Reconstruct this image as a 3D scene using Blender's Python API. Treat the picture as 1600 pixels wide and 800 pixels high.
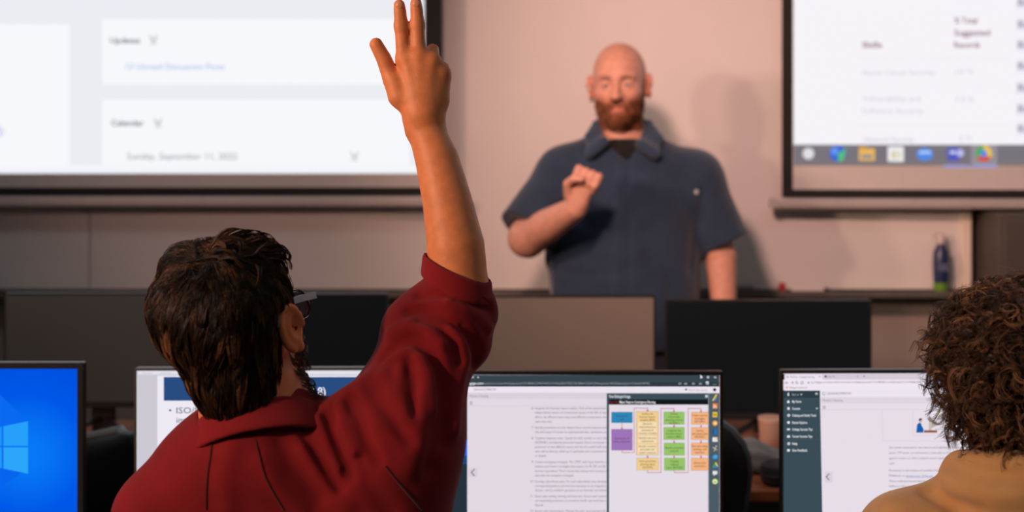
import bpy, bmesh, math, random
import numpy as np
from mathutils import Vector, Matrix

random.seed(7)
rng = np.random.default_rng(7)
for o in list(bpy.data.objects):
    bpy.data.objects.remove(o)
S = bpy.context.scene
COL = S.collection

# ------------------------------------------------------------------ camera
F = 2090.0                     # focal length in pixels of the 1600 px wide frame
CAMZ = 1.55
HOR = 178.0                    # pixel row of the horizon
cam_d = bpy.data.cameras.new('camera')
cam_d.sensor_width = 36.0
cam_d.lens = 36.0 * F / 1600.0
cam_d.shift_y = -(400.0 - HOR) / 1600.0
cam_d.clip_start = 0.05
cam_d.dof.use_dof = True
cam_d.dof.focus_distance = 2.06
cam_d.dof.aperture_fstop = 2.75
cam = bpy.data.objects.new('camera', cam_d)
COL.objects.link(cam)
cam.location = (0, 0, CAMZ)
cam.rotation_euler = (math.pi / 2, 0, 0)
S.camera = cam

# ------------------------------------------------------------------ world, view
W = bpy.data.worlds.new('world')
S.world = W
W.use_nodes = True
W.node_tree.nodes['Background'].inputs[0].default_value = (0.42, 0.5, 0.52, 1)
W.node_tree.nodes['Background'].inputs[1].default_value = 0.05
S.view_settings.view_transform = 'Standard'
S.view_settings.look = 'None'
S.view_settings.gamma = 1
S.view_settings.use_curve_mapping = False
S.view_settings.exposure = 0.0

LAMPS = {  # lamp powers, one place to tune
    'front_spot': 215.0, 'added_desk_spot': 295.0, 'panel': 2.6, 'ceiling_spot': 262.0,
}
WARM = (1.0, 0.545, 0.44)

def spot(name, loc, target, power, angle, blend, color, radius):
    l = bpy.data.lights.new(name, 'SPOT')
    l.energy = power; l.spot_size = math.radians(angle); l.spot_blend = blend
    l.color = color; l.shadow_soft_size = radius
    o = bpy.data.objects.new(name, l); COL.objects.link(o)
    o.location = loc
    o.rotation_euler = (Vector(target) - Vector(loc)).to_track_quat('-Z', 'Y').to_euler()
    return o

SPOT_A = Vector((-3.05, 0.75, 2.28)); TGT_A = Vector((1.0, 4.45, 1.45))
SPOT_B = Vector((-2.95, -0.25, 2.35)); TGT_B = Vector((0.30, 1.95, 1.35))
SPOT_C = Vector((-0.25, 1.75, 2.55)); TGT_C = Vector((1.15, 4.45, 1.35))
spot('ceiling_spot_lamp', SPOT_C, TGT_C, LAMPS['ceiling_spot'], 66, 1.0, WARM, 0.12)
spot('front_spot_lamp', SPOT_A, TGT_A, LAMPS['front_spot'], 62, 1.0, WARM, 0.14)  # warm light from the left; its wall fixture is made up
spot('added_desk_spot_lamp', SPOT_B, TGT_B, LAMPS['added_desk_spot'], 62, 0.9, (1.0, 0.66, 0.46), 0.12)  # lamp added out of view to light the students

# ------------------------------------------------------------------ helpers
def P(px, py, d):
    return np.array([(px - 800.0) / F * d, d, CAMZ - (py - HOR) / F * d])

def lin(c):
    out = []
    for v in c:
        v = v / 255.0
        out.append(v / 12.92 if v <= 0.04045 else ((v + 0.055) / 1.055) ** 2.4)
    return tuple(out) + (1.0,)

MATS = {}
def pmat(name, color, rough=0.5, metal=0.0, noise=0.0, nscale=30.0, bump=0.0, bscale=200.0,
         spec=0.5, sss=0.0, attr=None, sheen=0.0, coat=0.0):
    """procedural principled material; colour is linear rgb"""
    if name in MATS: return MATS[name]
    m = bpy.data.materials.new(name); m.use_nodes = True
    nt = m.node_tree; b = nt.nodes['Principled BSDF']
    b.inputs['Roughness'].default_value = rough
    b.inputs['Metallic'].default_value = metal
    b.inputs['Specular IOR Level'].default_value = spec
    if sss:
        b.inputs['Subsurface Weight'].default_value = sss
        b.inputs['Subsurface Radius'].default_value = (0.012, 0.005, 0.003)
        b.inputs['Subsurface Scale'].default_value = 1.0
    if sheen:
        b.inputs['Sheen Weight'].default_value = sheen
    if coat:
        b.inputs['Coat Weight'].default_value = coat
    tc = nt.nodes.new('ShaderNodeTexCoord')
    n = nt.nodes.new('ShaderNodeTexNoise')
    n.inputs['Scale'].default_value = nscale; n.inputs['Detail'].default_value = 4
    nt.links.new(tc.outputs['Object'], n.inputs['Vector'])
    ramp = nt.nodes.new('ShaderNodeValToRGB')
    c = np.array(color[:3])
    lo = tuple(np.clip(c * (1 - noise), 0, 1)) + (1,)
    hi = tuple(np.clip(c * (1 + noise), 0, 1)) + (1,)
    ramp.color_ramp.elements[0].position = 0.3; ramp.color_ramp.elements[0].color = lo
    ramp.color_ramp.elements[1].position = 0.7; ramp.color_ramp.elements[1].color = hi
    nt.links.new(n.outputs['Fac'], ramp.inputs['Fac'])
    src = ramp.outputs['Color']
    if attr:
        a = nt.nodes.new('ShaderNodeAttribute'); a.attribute_name = attr
        mx = nt.nodes.new('ShaderNodeMix'); mx.data_type = 'RGBA'; mx.blend_type = 'MULTIPLY'
        mx.inputs[0].default_value = 1.0
        nt.links.new(src, mx.inputs[6]); nt.links.new(a.outputs['Color'], mx.inputs[7])
        src = mx.outputs[2]
    nt.links.new(src, b.inputs['Base Color'])
    if bump:
        n2 = nt.nodes.new('ShaderNodeTexNoise')
        n2.inputs['Scale'].default_value = bscale; n2.inputs['Detail'].default_value = 3
        nt.links.new(tc.outputs['Object'], n2.inputs['Vector'])
        bp = nt.nodes.new('ShaderNodeBump'); bp.inputs['Strength'].default_value = bump
        bp.inputs['Distance'].default_value = 0.002
        nt.links.new(n2.outputs['Fac'], bp.inputs['Height'])
        nt.links.new(bp.outputs['Normal'], b.inputs['Normal'])
    MATS[name] = m
    return m

def emat(color255, strength=1.0):
    key = 'glow_%d_%d_%d_%d' % (*[int(v) for v in color255], int(strength * 100))
    if key in MATS: return MATS[key]
    m = bpy.data.materials.new(key); m.use_nodes = True
    nt = m.node_tree; nt.nodes.clear()
    e = nt.nodes.new('ShaderNodeEmission'); out = nt.nodes.new('ShaderNodeOutputMaterial')
    e.inputs[0].default_value = lin(color255); e.inputs[1].default_value = strength
    nt.links.new(e.outputs[0], out.inputs[0])
    MATS[key] = m
    return m

def fabric(name, color, noise=0.12, weave=900.0, bump=0.35, rough=0.85, sheen=0.25):
    """woven cloth: two crossed wave textures drive a fine bump"""
    if name in MATS: return MATS[name]
    m = pmat(name, color, rough, noise=noise, nscale=14, sheen=sheen, spec=0.2)
    nt = m.node_tree; b = nt.nodes['Principled BSDF']
    tc = nt.nodes.new('ShaderNodeTexCoord')
    w = nt.nodes.new('ShaderNodeTexWave'); w.bands_direction = 'DIAGONAL'
    w.inputs['Scale'].default_value = weave / 6.28; w.inputs['Distortion'].default_value = 1.0
    n = nt.nodes.new('ShaderNodeTexNoise'); n.inputs['Scale'].default_value = weave * 0.6
    nt.links.new(tc.outputs['Object'], w.inputs['Vector']); nt.links.new(tc.outputs['Object'], n.inputs['Vector'])
    ad = nt.nodes.new('ShaderNodeMath'); ad.operation = 'ADD'
    nt.links.new(w.outputs['Fac'], ad.inputs[0]); nt.links.new(n.outputs['Fac'], ad.inputs[1])
    bp = nt.nodes.new('ShaderNodeBump'); bp.inputs['Strength'].default_value = bump
    bp.inputs['Distance'].default_value = 0.0012
    nt.links.new(ad.outputs[0], bp.inputs['Height']); nt.links.new(bp.outputs['Normal'], b.inputs['Normal'])
    return m

def wood(name, c1, c2, scale=3.0, rough=0.4):
    if name in MATS: return MATS[name]
    m = pmat(name, c1, rough)
    nt = m.node_tree; b = nt.nodes['Principled BSDF']
    tc = nt.nodes.new('ShaderNodeTexCoord'); mp = nt.nodes.new('ShaderNodeMapping')
    mp.inputs['Scale'].default_value = (1.0, 9.0, 9.0)
    n = nt.nodes.new('ShaderNodeTexNoise'); n.inputs['Scale'].default_value = scale; n.inputs['Detail'].default_value = 6
    r = nt.nodes.new('ShaderNodeValToRGB')
    r.color_ramp.elements[0].position = 0.35; r.color_ramp.elements[0].color = tuple(c1) + (1,)
    r.color_ramp.elements[1].position = 0.65; r.color_ramp.elements[1].color = tuple(c2) + (1,)
    nt.links.new(tc.outputs['Object'], mp.inputs[0]); nt.links.new(mp.outputs[0], n.inputs['Vector'])
    nt.links.new(n.outputs['Fac'], r.inputs[0]); nt.links.new(r.outputs[0], b.inputs['Base Color'])
    return m

def empty(name, loc=(0, 0, 0), yaw=0.0):
    o = bpy.data.objects.new(name, None); COL.objects.link(o)
    o.location = loc; o.rotation_euler = (0, 0, yaw); o.empty_display_size = 0.1
    return o

def tag(o, label=None, cat=None, group=None, kind=None):
    if label: o['label'] = label
    if cat: o['category'] = cat
    if group: o['group'] = group
    if kind: o['kind'] = kind
    return o

def link(name, me, mats, parent=None, smooth=False):
    o = bpy.data.objects.new(name, me); COL.objects.link(o)
    if not isinstance(mats, (list, tuple)): mats = [mats]
    for m in mats: me.materials.append(m)
    if parent is not None: o.parent = parent
    if smooth:
        me.shade_smooth()
    return o

def link_world(name, me, mats, parent, smooth=True):
    """mesh given in world coordinates under an unrotated Empty"""
    me.transform(Matrix.Translation(-Vector(parent.location)))
    return link(name, me, mats, parent, smooth)

class MB:
    """collects simple solids into one bmesh"""
    def __init__(self): self.bm = bmesh.new()
    def box(self, x0, x1, y0, y1, z0, z1, bevel=0.0, seg=2, M=None):
        r = bmesh.ops.create_cube(self.bm, size=1.0)
        vs = r['verts']
        bmesh.ops.scale(self.bm, verts=vs, vec=(x1 - x0, y1 - y0, z1 - z0))
        bmesh.ops.translate(self.bm, verts=vs, vec=((x0 + x1) / 2, (y0 + y1) / 2, (z0 + z1) / 2))
        if M is not None: bmesh.ops.transform(self.bm, matrix=M, verts=vs)
        if bevel > 0:
            es = list({e for v in vs for e in v.link_edges})
            bmesh.ops.bevel(self.bm, geom=es, offset=bevel, segments=seg, affect='EDGES', profile=0.5)
        return self
    def tube(self, pts, rad, n=10, closed=False, cap=True):
        pts = [Vector(p) for p in pts]; N = len(pts)
        if not isinstance(rad, (list, tuple)): rad = [rad] * N
        rings = []; up = None
        for i in range(N):
            if closed: t = pts[(i + 1) % N] - pts[i - 1]
            else: t = pts[min(i + 1, N - 1)] - pts[max(i - 1, 0)]
            t.normalize()
            if up is None:
                up = Vector((0, 0, 1)) if abs(t.z) < 0.9 else Vector((1, 0, 0))
            s = t.cross(up).normalized(); up = s.cross(t).normalized()
            rings.append([self.bm.verts.new(pts[i] + rad[i] * (math.cos(a) * s + math.sin(a) * up))
                          for a in [2 * math.pi * k / n for k in range(n)]])
        for i in range(N if closed else N - 1):
            A, B = rings[i], rings[(i + 1) % N]
            for k in range(n):
                self.bm.faces.new((A[k], A[(k + 1) % n], B[(k + 1) % n], B[k]))
        if cap and not closed:
            self.bm.faces.new(rings[0][::-1]); self.bm.faces.new(rings[-1])
        return self
    def lathe(self, prof, c=(0, 0, 0), n=24, M=None):
        c = Vector(c); rings = []
        for r, z in prof:
            rings.append([self.bm.verts.new(c + Vector((r * math.cos(2 * math.pi * k / n), r * math.sin(2 * math.pi * k / n), z)))
                          for k in range(n)])
        for A, B in zip(rings, rings[1:]):
            for k in range(n):
                self.bm.faces.new((A[k], A[(k + 1) % n], B[(k + 1) % n], B[k]))
        self.bm.faces.new(rings[0][::-1]); self.bm.faces.new(rings[-1])
        if M is not None:
            bmesh.ops.transform(self.bm, matrix=M, verts=[v for r in rings for v in r])
        return self
    def build(self, name, mat, parent=None, smooth=False):
        bmesh.ops.recalc_face_normals(self.bm, faces=self.bm.faces)
        me = bpy.data.meshes.new(name); self.bm.to_mesh(me); self.bm.free()
        o = link(name, me, mat, parent)
        if smooth:
            me.shade_smooth()
            try: me.set_sharp_from_angle(angle=math.radians(40))
            except Exception: pass
        return o

def copy_tree(o, parent=None):
    c = o.copy(); COL.objects.link(c); c.parent = parent
    for ch in list(o.children): copy_tree(ch, c)
    return c

# ------------------------------------------------------------------ materials
M_BOARD = pmat('whiteboard_enamel', (0.74, 0.72, 0.70), 0.42, noise=0.03, nscale=3, spec=0.35)
M_WALL = pmat('taupe_wall_paint', (0.30, 0.265, 0.24), 0.8, noise=0.05, nscale=6, bump=0.15, bscale=300)
M_SIDE = pmat('pale_wall_paint', (0.42, 0.41, 0.39), 0.8, noise=0.04, nscale=5, bump=0.1, bscale=300)
M_CEIL = pmat('ceiling_tile_white', (0.62, 0.62, 0.60), 0.9, noise=0.06, nscale=60, bump=0.3, bscale=400)
M_FLOOR = pmat('carpet_grey', (0.055, 0.056, 0.06), 0.95, noise=0.35, nscale=220, bump=0.6, bscale=500)
M_ALU = pmat('brushed_aluminium', (0.62, 0.60, 0.58), 0.42, metal=0.6, noise=0.05, nscale=40)
M_SILVER = pmat('silver_bar_paint', (0.52, 0.49, 0.47), 0.45, metal=0.25, noise=0.04, nscale=20)
M_BLACK = pmat('black_plastic', (0.012, 0.013, 0.015), 0.38, noise=0.15, nscale=60)
M_BLACKM = pmat('black_border_cloth', (0.008, 0.009, 0.010), 0.8, noise=0.1, nscale=60)
M_SHEET = pmat('projection_sheet', (0.60, 0.585, 0.57), 0.85, noise=0.02, nscale=30)
M_CAB = pmat('dark_cabinet_laminate', (0.075, 0.068, 0.058), 0.55, noise=0.1, nscale=8)
M_CHAIR = pmat('black_chair_mesh', (0.010, 0.011, 0.013), 0.75, noise=0.2, nscale=90, bump=0.5, bscale=600)
M_TRIM = pmat('chair_edge_grey', (0.10, 0.135, 0.15), 0.45, noise=0.05)
M_WOOD = wood('orange_oak', (0.36, 0.135, 0.055), (0.27, 0.09, 0.035))
M_DESK = pmat('desk_grey_laminate', (0.16, 0.155, 0.15), 0.5, noise=0.05, nscale=30)

# ------------------------------------------------------------------ the room
RX0, RX1, RY0, RY1, RZ = -3.4, 3.6, -2.2, 4.56, 2.75
def shell(name, x0, x1, y0, y1, z0, z1, m):
    return tag(MB().box(x0, x1, y0, y1, z0, z1).build(name, m), kind='structure')
shell('floor', RX0, RX1, RY0, RY1, -0.1, 0, M_FLOOR)
shell('ceiling', RX0, RX1, RY0, RY1, RZ, RZ + 0.1, M_CEIL)
shell('wall_front', RX0 - 0.1, RX1 + 0.1, RY1, RY1 + 0.1, -0.1, RZ + 0.1, M_WALL)
shell('wall_rear', RX0 - 0.1, RX1 + 0.1, RY0 - 0.1, RY0, -0.1, RZ + 0.1, M_SIDE)
shell('wall_left', RX0 - 0.1, RX0, RY0, RY1, -0.1, RZ + 0.1, M_SIDE)
shell('wall_right', RX1, RX1 + 0.1, RY0, RY1, -0.1, RZ + 0.1, M_SIDE)
shell('baseboard_front', RX0, RX1, RY1 - 0.015, RY1, 0, 0.1, pmat('baseboard_dark', (0.03, 0.03, 0.03), 0.6))

# ceiling light panels (cool, dim) and the made-up fixtures of two added wall spotlights
def ceiling_light(x, y, label):
    t = tag(empty('ceiling_light', (x, y, RZ - 0.05)), label, 'light', 'recessed panels of the classroom ceiling')
    b = MB()
    for (a0, a1, b0, b1) in ((-.6, .6, -.3, -.27), (-.6, .6, .27, .3), (-.6, -.57, -.27, .27), (.57, .6, -.27, .27)):
        b.box(a0, a1, b0, b1, 0, 0.05)
    b.build('frame', pmat('light_frame_white', (0.7, 0.7, 0.7), 0.4), t)
    MB().box(-.57, .57, -.27, .27, 0.012, 0.05).build('diffuser', emat((232, 238, 240), LAMPS['panel']), t)
for x, y, w in ((-1.3, 0.2, 'over the back of the room'), (1.4, 0.2, 'by the right wall at the back'), (-1.3, 2.6, 'above the left desks'), (1.4, 2.6, 'above the right desks')):
    ceiling_light(x, y, 'white rectangular ceiling light panel ' + w)

def added_wall_spot(loc, target, label):
    t = tag(empty('added_wall_spotlight', loc), label, 'lamp')  # unseen fixture, made up to house a warm spot lamp
    d = (Vector(target) - Vector(loc)).normalized()
    M = d.to_track_quat('Z', 'Y').to_matrix().to_4x4()
    b = MB(); b.lathe([(0.05, -0.26), (0.075, -0.24), (0.085, -0.10), (0.12, -0.05), (0.115, -0.05), (0.08, -0.11)], n=28, M=M)
    b.build('lamp_head', M_BLACK, t, True)
    p = d * -0.2
    MB().tube([p, (p.x - 0.08, p.y, p.z), (RX0 + 0.03 - loc[0], p.y, p.z)], 0.014).build('arm', M_BLACK, t, True)
    MB().lathe([(0.06, 0), (0.06, 0.02), (0.03, 0.03)], n=24,
               M=Matrix.Translation((RX0 + 0.001 - loc[0], p.y, p.z)) @ Matrix.Rotation(math.pi / 2, 4, 'Y')).build('wall_plate', M_BLACK, t, True)
added_wall_spot(SPOT_A, TGT_A, 'added black wall spotlight aimed at the teacher')
added_wall_spot(SPOT_B, TGT_B, 'added black wall spotlight aimed at the student desks')
cs = tag(empty('ceiling_spotlight', SPOT_C), 'black ceiling spotlight aimed at the whiteboard', 'lamp')
dC = (TGT_C - SPOT_C).normalized(); MC_ = dC.to_track_quat('Z', 'Y').to_matrix().to_4x4()
MB().lathe([(0.05, -0.26), (0.075, -0.24), (0.085, -0.10), (0.12, -0.05), (0.115, -0.05), (0.08, -0.11)], n=28, M=MC_).build('lamp_head', M_BLACK, cs, True)
pC = dC * -0.18
MB().tube([pC, (pC.x, pC.y, RZ - SPOT_C.z - 0.02)], 0.014).build('stem', M_BLACK, cs, True)
MB().lathe([(0.06, 0), (0.06, 0.02)], c=(pC.x, pC.y, RZ - SPOT_C.z - 0.021), n=24).build('ceiling_plate', M_BLACK, cs, True)

# ------------------------------------------------------------------ whiteboard
YB = 4.50                                   # front face of the whiteboard
sB = F / YB
wb = tag(empty('whiteboard', (0, YB, 0)), 'long white enamel whiteboard with aluminium frame and marker tray across the wall', 'whiteboard')
bx0, bx1 = -2.75, (1500 - 800) / sB
bz0, bz1 = CAMZ - (452 - HOR) / sB, 2.2
seam = (140 - 800) / sB
MB().box(bx0, seam - 0.0015, 0, 0.03, bz0, bz1, 0.002).build('panel', M_BOARD, wb)
MB().box(seam + 0.0015, bx1, 0, 0.03, bz0, bz1, 0.002).build('panel', M_BOARD, wb)
MB().box(seam - 0.012, seam + 0.012, 0.03, 0.055, bz0, bz1).build('joint_strip', M_ALU, wb)
MB().box(seam - 0.03, seam + 0.03, -0.012, 0.0, bz1 - 0.9, bz1 - 0.84, 0.004).build('map_clip', M_ALU, wb)
MB().box(bx1, bx1 + 0.035, -0.014, 0.055, bz0 - 0.03, bz1 + 0.02, 0.004).build('frame_side', pmat('frame_cream', (0.78, 0.70, 0.60), 0.45), wb)
MB().box(bx0 - 0.03, bx0, -0.014, 0.055, bz0 - 0.03, bz1 + 0.02, 0.004).build('frame_side', M_ALU, wb)
MB().box(bx0, bx1, -0.014, 0.055, bz1, bz1 + 0.03, 0.004).build('frame_top', M_ALU, wb)
MTRAY = pmat('tray_dark_aluminium', (0.13, 0.125, 0.11), 0.5, metal=0.3, noise=0.08)
b = MB(); b.box(bx0, bx1, -0.075, 0.055, bz0 - 0.018, bz0 - 0.006, 0.003); b.box(bx0, bx1, -0.078, -0.07, bz0 - 0.018, bz0 + 0.004, 0.002)
b.build('marker_tray', MTRAY, wb)
TRAYZ = bz0 - 0.006

# ------------------------------------------------------------------ projection screens
class Draw:
    """flat print on a glowing screen: shapes given in photograph pixels are cast onto the screen plane"""
    def __init__(self, parent, M, yloc):
        self.parent = parent; self.Mi = M.inverted(); self.y = yloc; self.items = {}; self.texts = []; self.g = None; self.n = 0
        o = self.Mi @ Vector((0, 0, CAMZ)); self.o = o
    def loc(self, px, py):
        w = Vector(((px - 800) / F, 1.0, -(py - HOR) / F))
        d = (self.Mi.to_3x3() @ w)
        t = (self.y - self.o.y) / d.y
        q = self.o + d * t
        return q.x, q.z
    def poly(self, pts, col, name='screen_panel', lev=1, raw=False):
        q = pts if raw else [self.loc(*p) for p in pts]
        self.n += 1
        self.items.setdefault(self.g or (name, self.n), []).append((q, col, lev))
    def grp(self, name=None):
        """shapes drawn from here on make up one piece of this name (None: each is its own)"""
        self.n += 1; self.g = (name, self.n) if name else None
    def rect(self, x0, y0, x1, y1, col, name='screen_panel', lev=1):
        self.poly([(x0, y1), (x1, y1), (x1, y0), (x0, y0)], col, name, lev)
    def disc(self, x, y, r, col, name='screen_icon', lev=2, n=14, r2=None):
        r2 = r2 or r
        self.poly([(x + r * math.cos(-2 * math.pi * k / n), y + r2 * math.sin(-2 * math.pi * k / n)) for k in range(n)], col, name, lev)
    def line(self, pts, w, col, name='screen_line', lev=2):
        own = self.g is None
        if own: self.grp(name)
        for (ax, ay), (bx, by) in zip(pts, pts[1:]):
            L = math.hypot(bx - ax, by - ay) or 1
            nx, ny = -(by - ay) / L * w / 2, (bx - ax) / L * w / 2
            ex, ey = (bx - ax) / L * w / 2, (by - ay) / L * w / 2
            self.poly([(ax - ex + nx, ay - ey + ny), (bx + ex + nx, by + ey + ny), (bx + ex - nx, by + ey - ny), (ax - ex - nx, ay - ey - ny)], col, name, lev)
        if own: self.grp()
    def text(self, s, x, y, h, col, x1=None, align='L', name='screen_text', lev=3, bold=0.0):
        """s from pixel x (left) centred on row y, capital height h px; x1 = right end to fit"""
        self.texts.append((s, x, y, h, col, x1, align, name, lev, bold))
    def finish(self):
        tmp = []
        for t in self.texts:
            c = bpy.data.curves.new('t', 'FONT'); c.body = t[0]; c.resolution_u = 2; c.size = 1.0
            c.offset = t[9]
            o = bpy.data.objects.new('t', c); COL.objects.link(o); tmp.append(o)
        dg = bpy.context.evaluated_depsgraph_get(); dg.update()
        meshes = {}
        for t, o in zip(self.texts, tmp):
            me = bpy.data.meshes.new_from_object(o.evaluated_get(dg))
            n = len(me.vertices)
            co = np.zeros(n * 3); me.vertices.foreach_get('co', co); co = co.reshape(-1, 3)
            fs = [list(p.vertices) for p in me.polygons]
            bpy.data.meshes.remove(me)
            if n == 0: continue
            s, x, y, h, col, x1, al, name, lev, bold = t
            w = co[:, 0].max() - co[:, 0].min(); x00 = co[:, 0].min()
            sc = h / 0.69
            u = (co[:, 0] - x00) * sc
            if x1 is not None: u = (co[:, 0] - x00) / w * (x1 - x)
            elif al == 'C': u = u - w * sc / 2
            v = -(co[:, 1] - 0.345) * sc
            pts = [self.loc(x + a, y + bb) for a, bb in zip(u, v)]
            self.n += 1; meshes.setdefault((name, self.n), []).append((pts, fs, col, lev))
        for o in tmp:
            c = o.data; bpy.data.objects.remove(o); bpy.data.curves.remove(c)
        for name, polys in self.items.items():
            meshes.setdefault(name, []).extend([(q, [list(range(len(q)))], c, l) for q, c, l in polys])
        for (name, _), parts in meshes.items():
            V = []; Fc = []; MI = []; cols = []
            for pts, fs, col, lev in parts:
                if col not in cols: cols.append(col)
                base = len(V)
                V += [(p[0], self.y - 0.0003 * lev, p[1]) for p in pts]
                for f in fs: Fc.append([base + i for i in f]); MI.append(cols.index(col))
            me = bpy.data.meshes.new(name); me.from_pydata(V, [], Fc)
            o = link(name, me, [emat(c) for c in cols], self.parent)
            me.polygons.foreach_set('material_index', MI)

def roller_screen(xl, xr, ys, yaw, zbot, bar_ext, label, border):
    xm = (xl + xr) / 2
    t = tag(empty('projection_screen', (xm, ys, 0), yaw), label, 'screen')
    hw = (xr - xl) / 2; zt = RZ - 0.12
    MB().box(-hw + border, hw - border, -0.001, 0.001, zbot + 0.026, zt).build('sheet', M_SHEET, t)
    MB().box(-hw, hw, -0.0005, 0.0022, zbot, zbot + 0.026).build('black_border', M_BLACKM, t)
    MB().box(-hw, -hw + border, -0.0005, 0.0022, zbot + 0.026, zt).build('black_border', M_BLACKM, t)
    MB().box(hw - border, hw, -0.0005, 0.0022, zbot + 0.026, zt).build('black_border', M_BLACKM, t)
    MB().box(-hw - bar_ext, hw + bar_ext, -0.018, 0.018, zbot - 0.037, zbot - 0.003, 0.008).build('bottom_bar', M_SILVER, t)
    MB().box(-hw - bar_ext - 0.01, -hw - bar_ext + 0.012, -0.02, 0.02, zbot - 0.039, zbot - 0.001, 0.006).build('end_cap', M_SILVER, t)
    MB().box(hw + bar_ext - 0.012, hw + bar_ext + 0.01, -0.02, 0.02, zbot - 0.039, zbot - 0.001, 0.006).build('end_cap', M_SILVER, t)
    MB().box(-hw - 0.08, hw + 0.08, -0.06, 0.06, RZ - 0.14, RZ - 0.001, 0.02).build('roller_case', pmat('case_white', (0.6, 0.6, 0.6), 0.4), t)
    M = Matrix.Translation((xm, ys, 0)) @ Matrix.Rotation(yaw, 4, 'Z')
    return t, M

YS = 4.40; sS = F / YS
zl = lambda py: CAMZ - (py - HOR) / sS
scrL, ML = roller_screen(-2.42, (690 - 800) / sS, YS, 0.0, zl(305), 0.02,
                         'hanging projection screen showing a pale page with a calendar, behind the raised hand', 0.055)
D = Draw(scrL, ML, -0.0015)
D.rect(-330, -260, 663, 271, (236, 237, 243), 'projected_picture', 1)
W1 = (247, 248, 252)
D.rect(-330, 38, 108, 262, W1, 'projected_picture', 2)
D.rect(160, 30, 640, 132, W1, 'projected_picture', 2); D.rect(160, 156, 640, 266, W1, 'projected_picture', 2)
D.rect(-330, 258, 663, 271, (244, 245, 250), 'projected_picture', 2)
GR = (120, 120, 128)
D.text('Updates', 172, 63, 9, GR, x1=219, bold=0.02); D.text('Calendar', 174, 192, 9, GR, x1=225, bold=0.02)
for (x, y) in ((240, 62), (247, 192), (554, 244)):
    D.grp('screen_icon'); D.line([(x - 5, y - 5), (x, y + 3), (x + 5, y - 5)], 3, (170, 170, 176)); D.line([(x - 5, y + 6), (x + 5, y + 6)], 2, (190, 190, 195)); D.grp()
D.grp('screen_icon'); D.poly([(181, 106), (190, 94), (194, 97), (185, 109)], (40, 42, 48)); D.poly([(179, 108), (181, 104), (186, 109)], (40, 42, 48))
D.grp(); D.poly([(77, 106), (84, 98), (87, 101), (80, 109)], (90, 92, 98))
D.text('12 Unread Discussion Posts', 197, 104, 9, (150, 172, 226), x1=351)
D.text('Sunday, September 11, 2022', 199, 244, 10, (140, 140, 146), x1=371)
D.disc(-2, 206, 9, (80, 120, 205)); D.disc(-110, 206, 9, (80, 120, 205))
D.finish()

yawR = -math.radians(1.3)
xlR = (1222 - 800) / (F / 4.42)
scrR, MR = roller_screen(xlR, xlR + 2.1, 4.40, yawR, zl(309), 0.03,
                         'hanging projection screen showing a table and a taskbar with app icons, above the dark cabinet', 0.036)
D = Draw(scrR, MR, -0.0015)
D.rect(1240, -260, 2180, 226, (246, 243, 249), 'projected_picture', 1)
D.rect(1240, 226, 2180, 259, (122, 116, 124), 'projected_picture', 1)
D.rect(1240, 252, 2180, 259, (128, 118, 120), 'projected_picture', 2)
MAR = (150, 110, 130)
D.text('Skills', 1347, 70, 9, MAR, x1=1378, bold=0.02)
D.text('% Total', 1491, 32, 9, MAR, x1=1527, bold=0.02); D.text('Suggested', 1491, 51, 9, MAR, x1=1547, bold=0.02); D.text('Records', 1491, 70, 9, MAR, x1=1531, bold=0.02)
LG = (205, 202, 210)
D.text('Azure Cloud Security', 1347, 113, 8, LG, x1=1461); D.text('10 %', 1493, 112, 8, LG, x1=1521)
D.text('Vulnerability and', 1347, 154, 8, LG, x1=1438); D.text('Software Security', 1347, 173, 8, LG, x1=1443); D.text('7.5 %', 1493, 155, 8, LG, x1=1521)
D.text('Network Security', 1350, 218, 8, (196, 193, 200), x1=1428); D.text('5 %', 1499, 216, 8, LG, x1=1518)
for k, y in enumerate((4, 38, 70, 103, 137, 170, 201)):
    D.rect(1588, y - 9, 1780, y + 9, (228, 224, 234), 'projected_picture', 2)
    D.text('Report', 1591, y, 9, (150, 145, 160), x1=1640, bold=0.02)
for y in (92, 134, 196): D.rect(1340, y, 1580, y + 1, (236, 233, 240), 'projected_picture', 2)
# taskbar icons
D.grp('taskbar_icon'); D.disc(1263, 240, 9, (225, 222, 226)); D.grp('taskbar_icon'); D.disc(1309, 240, 13, (64, 104, 210)); D.poly([(1309, 240), (1322, 232), (1318, 250), (1310, 253)], (90, 190, 120), 'screen_icon', 3); D.disc(1304, 236, 6, (100, 150, 240), lev=3)
D.grp('taskbar_icon'); D.rect(1342, 232, 1367, 251, (232, 184, 96), 'screen_icon', 2); D.rect(1342, 229, 1354, 234, (214, 160, 70), 'screen_icon', 2); D.rect(1346, 242, 1363, 247, (120, 130, 160), 'screen_icon', 3)
D.grp('taskbar_icon'); D.rect(1387, 229, 1412, 254, (240, 238, 240), 'screen_icon', 2); D.rect(1393, 236, 1399, 248, (214, 200, 160), 'screen_icon', 3); D.rect(1401, 236, 1407, 248, (220, 214, 190), 'screen_icon', 3)
D.grp('taskbar_icon'); D.disc(1445, 241, 13, (84, 140, 232), r2=10); D.rect(1436, 236, 1454, 240, (190, 215, 255), 'screen_icon', 3)
D.grp('taskbar_icon'); D.rect(1480, 231, 1499, 251, (84, 92, 190), 'screen_icon', 2); D.disc(1500, 239, 6, (190, 192, 240)); D.rect(1484, 236, 1493, 240, (225, 225, 250), 'screen_icon', 3)
D.grp('taskbar_icon'); D.rect(1517, 226, 1558, 259, (150, 143, 150), 'screen_panel', 3)
for k, c in enumerate(((214, 84, 70), (236, 196, 70), (84, 170, 96))):
    a0 = -2.6 + k * 2.094
    D.poly([(1537, 240)] + [(1537 + 13 * math.cos(-(a0 + t * 2.094 / 6)), 240 + 13 * math.sin(-(a0 + t * 2.094 / 6))) for t in range(7)], c, 'screen_icon', 4)
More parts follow.
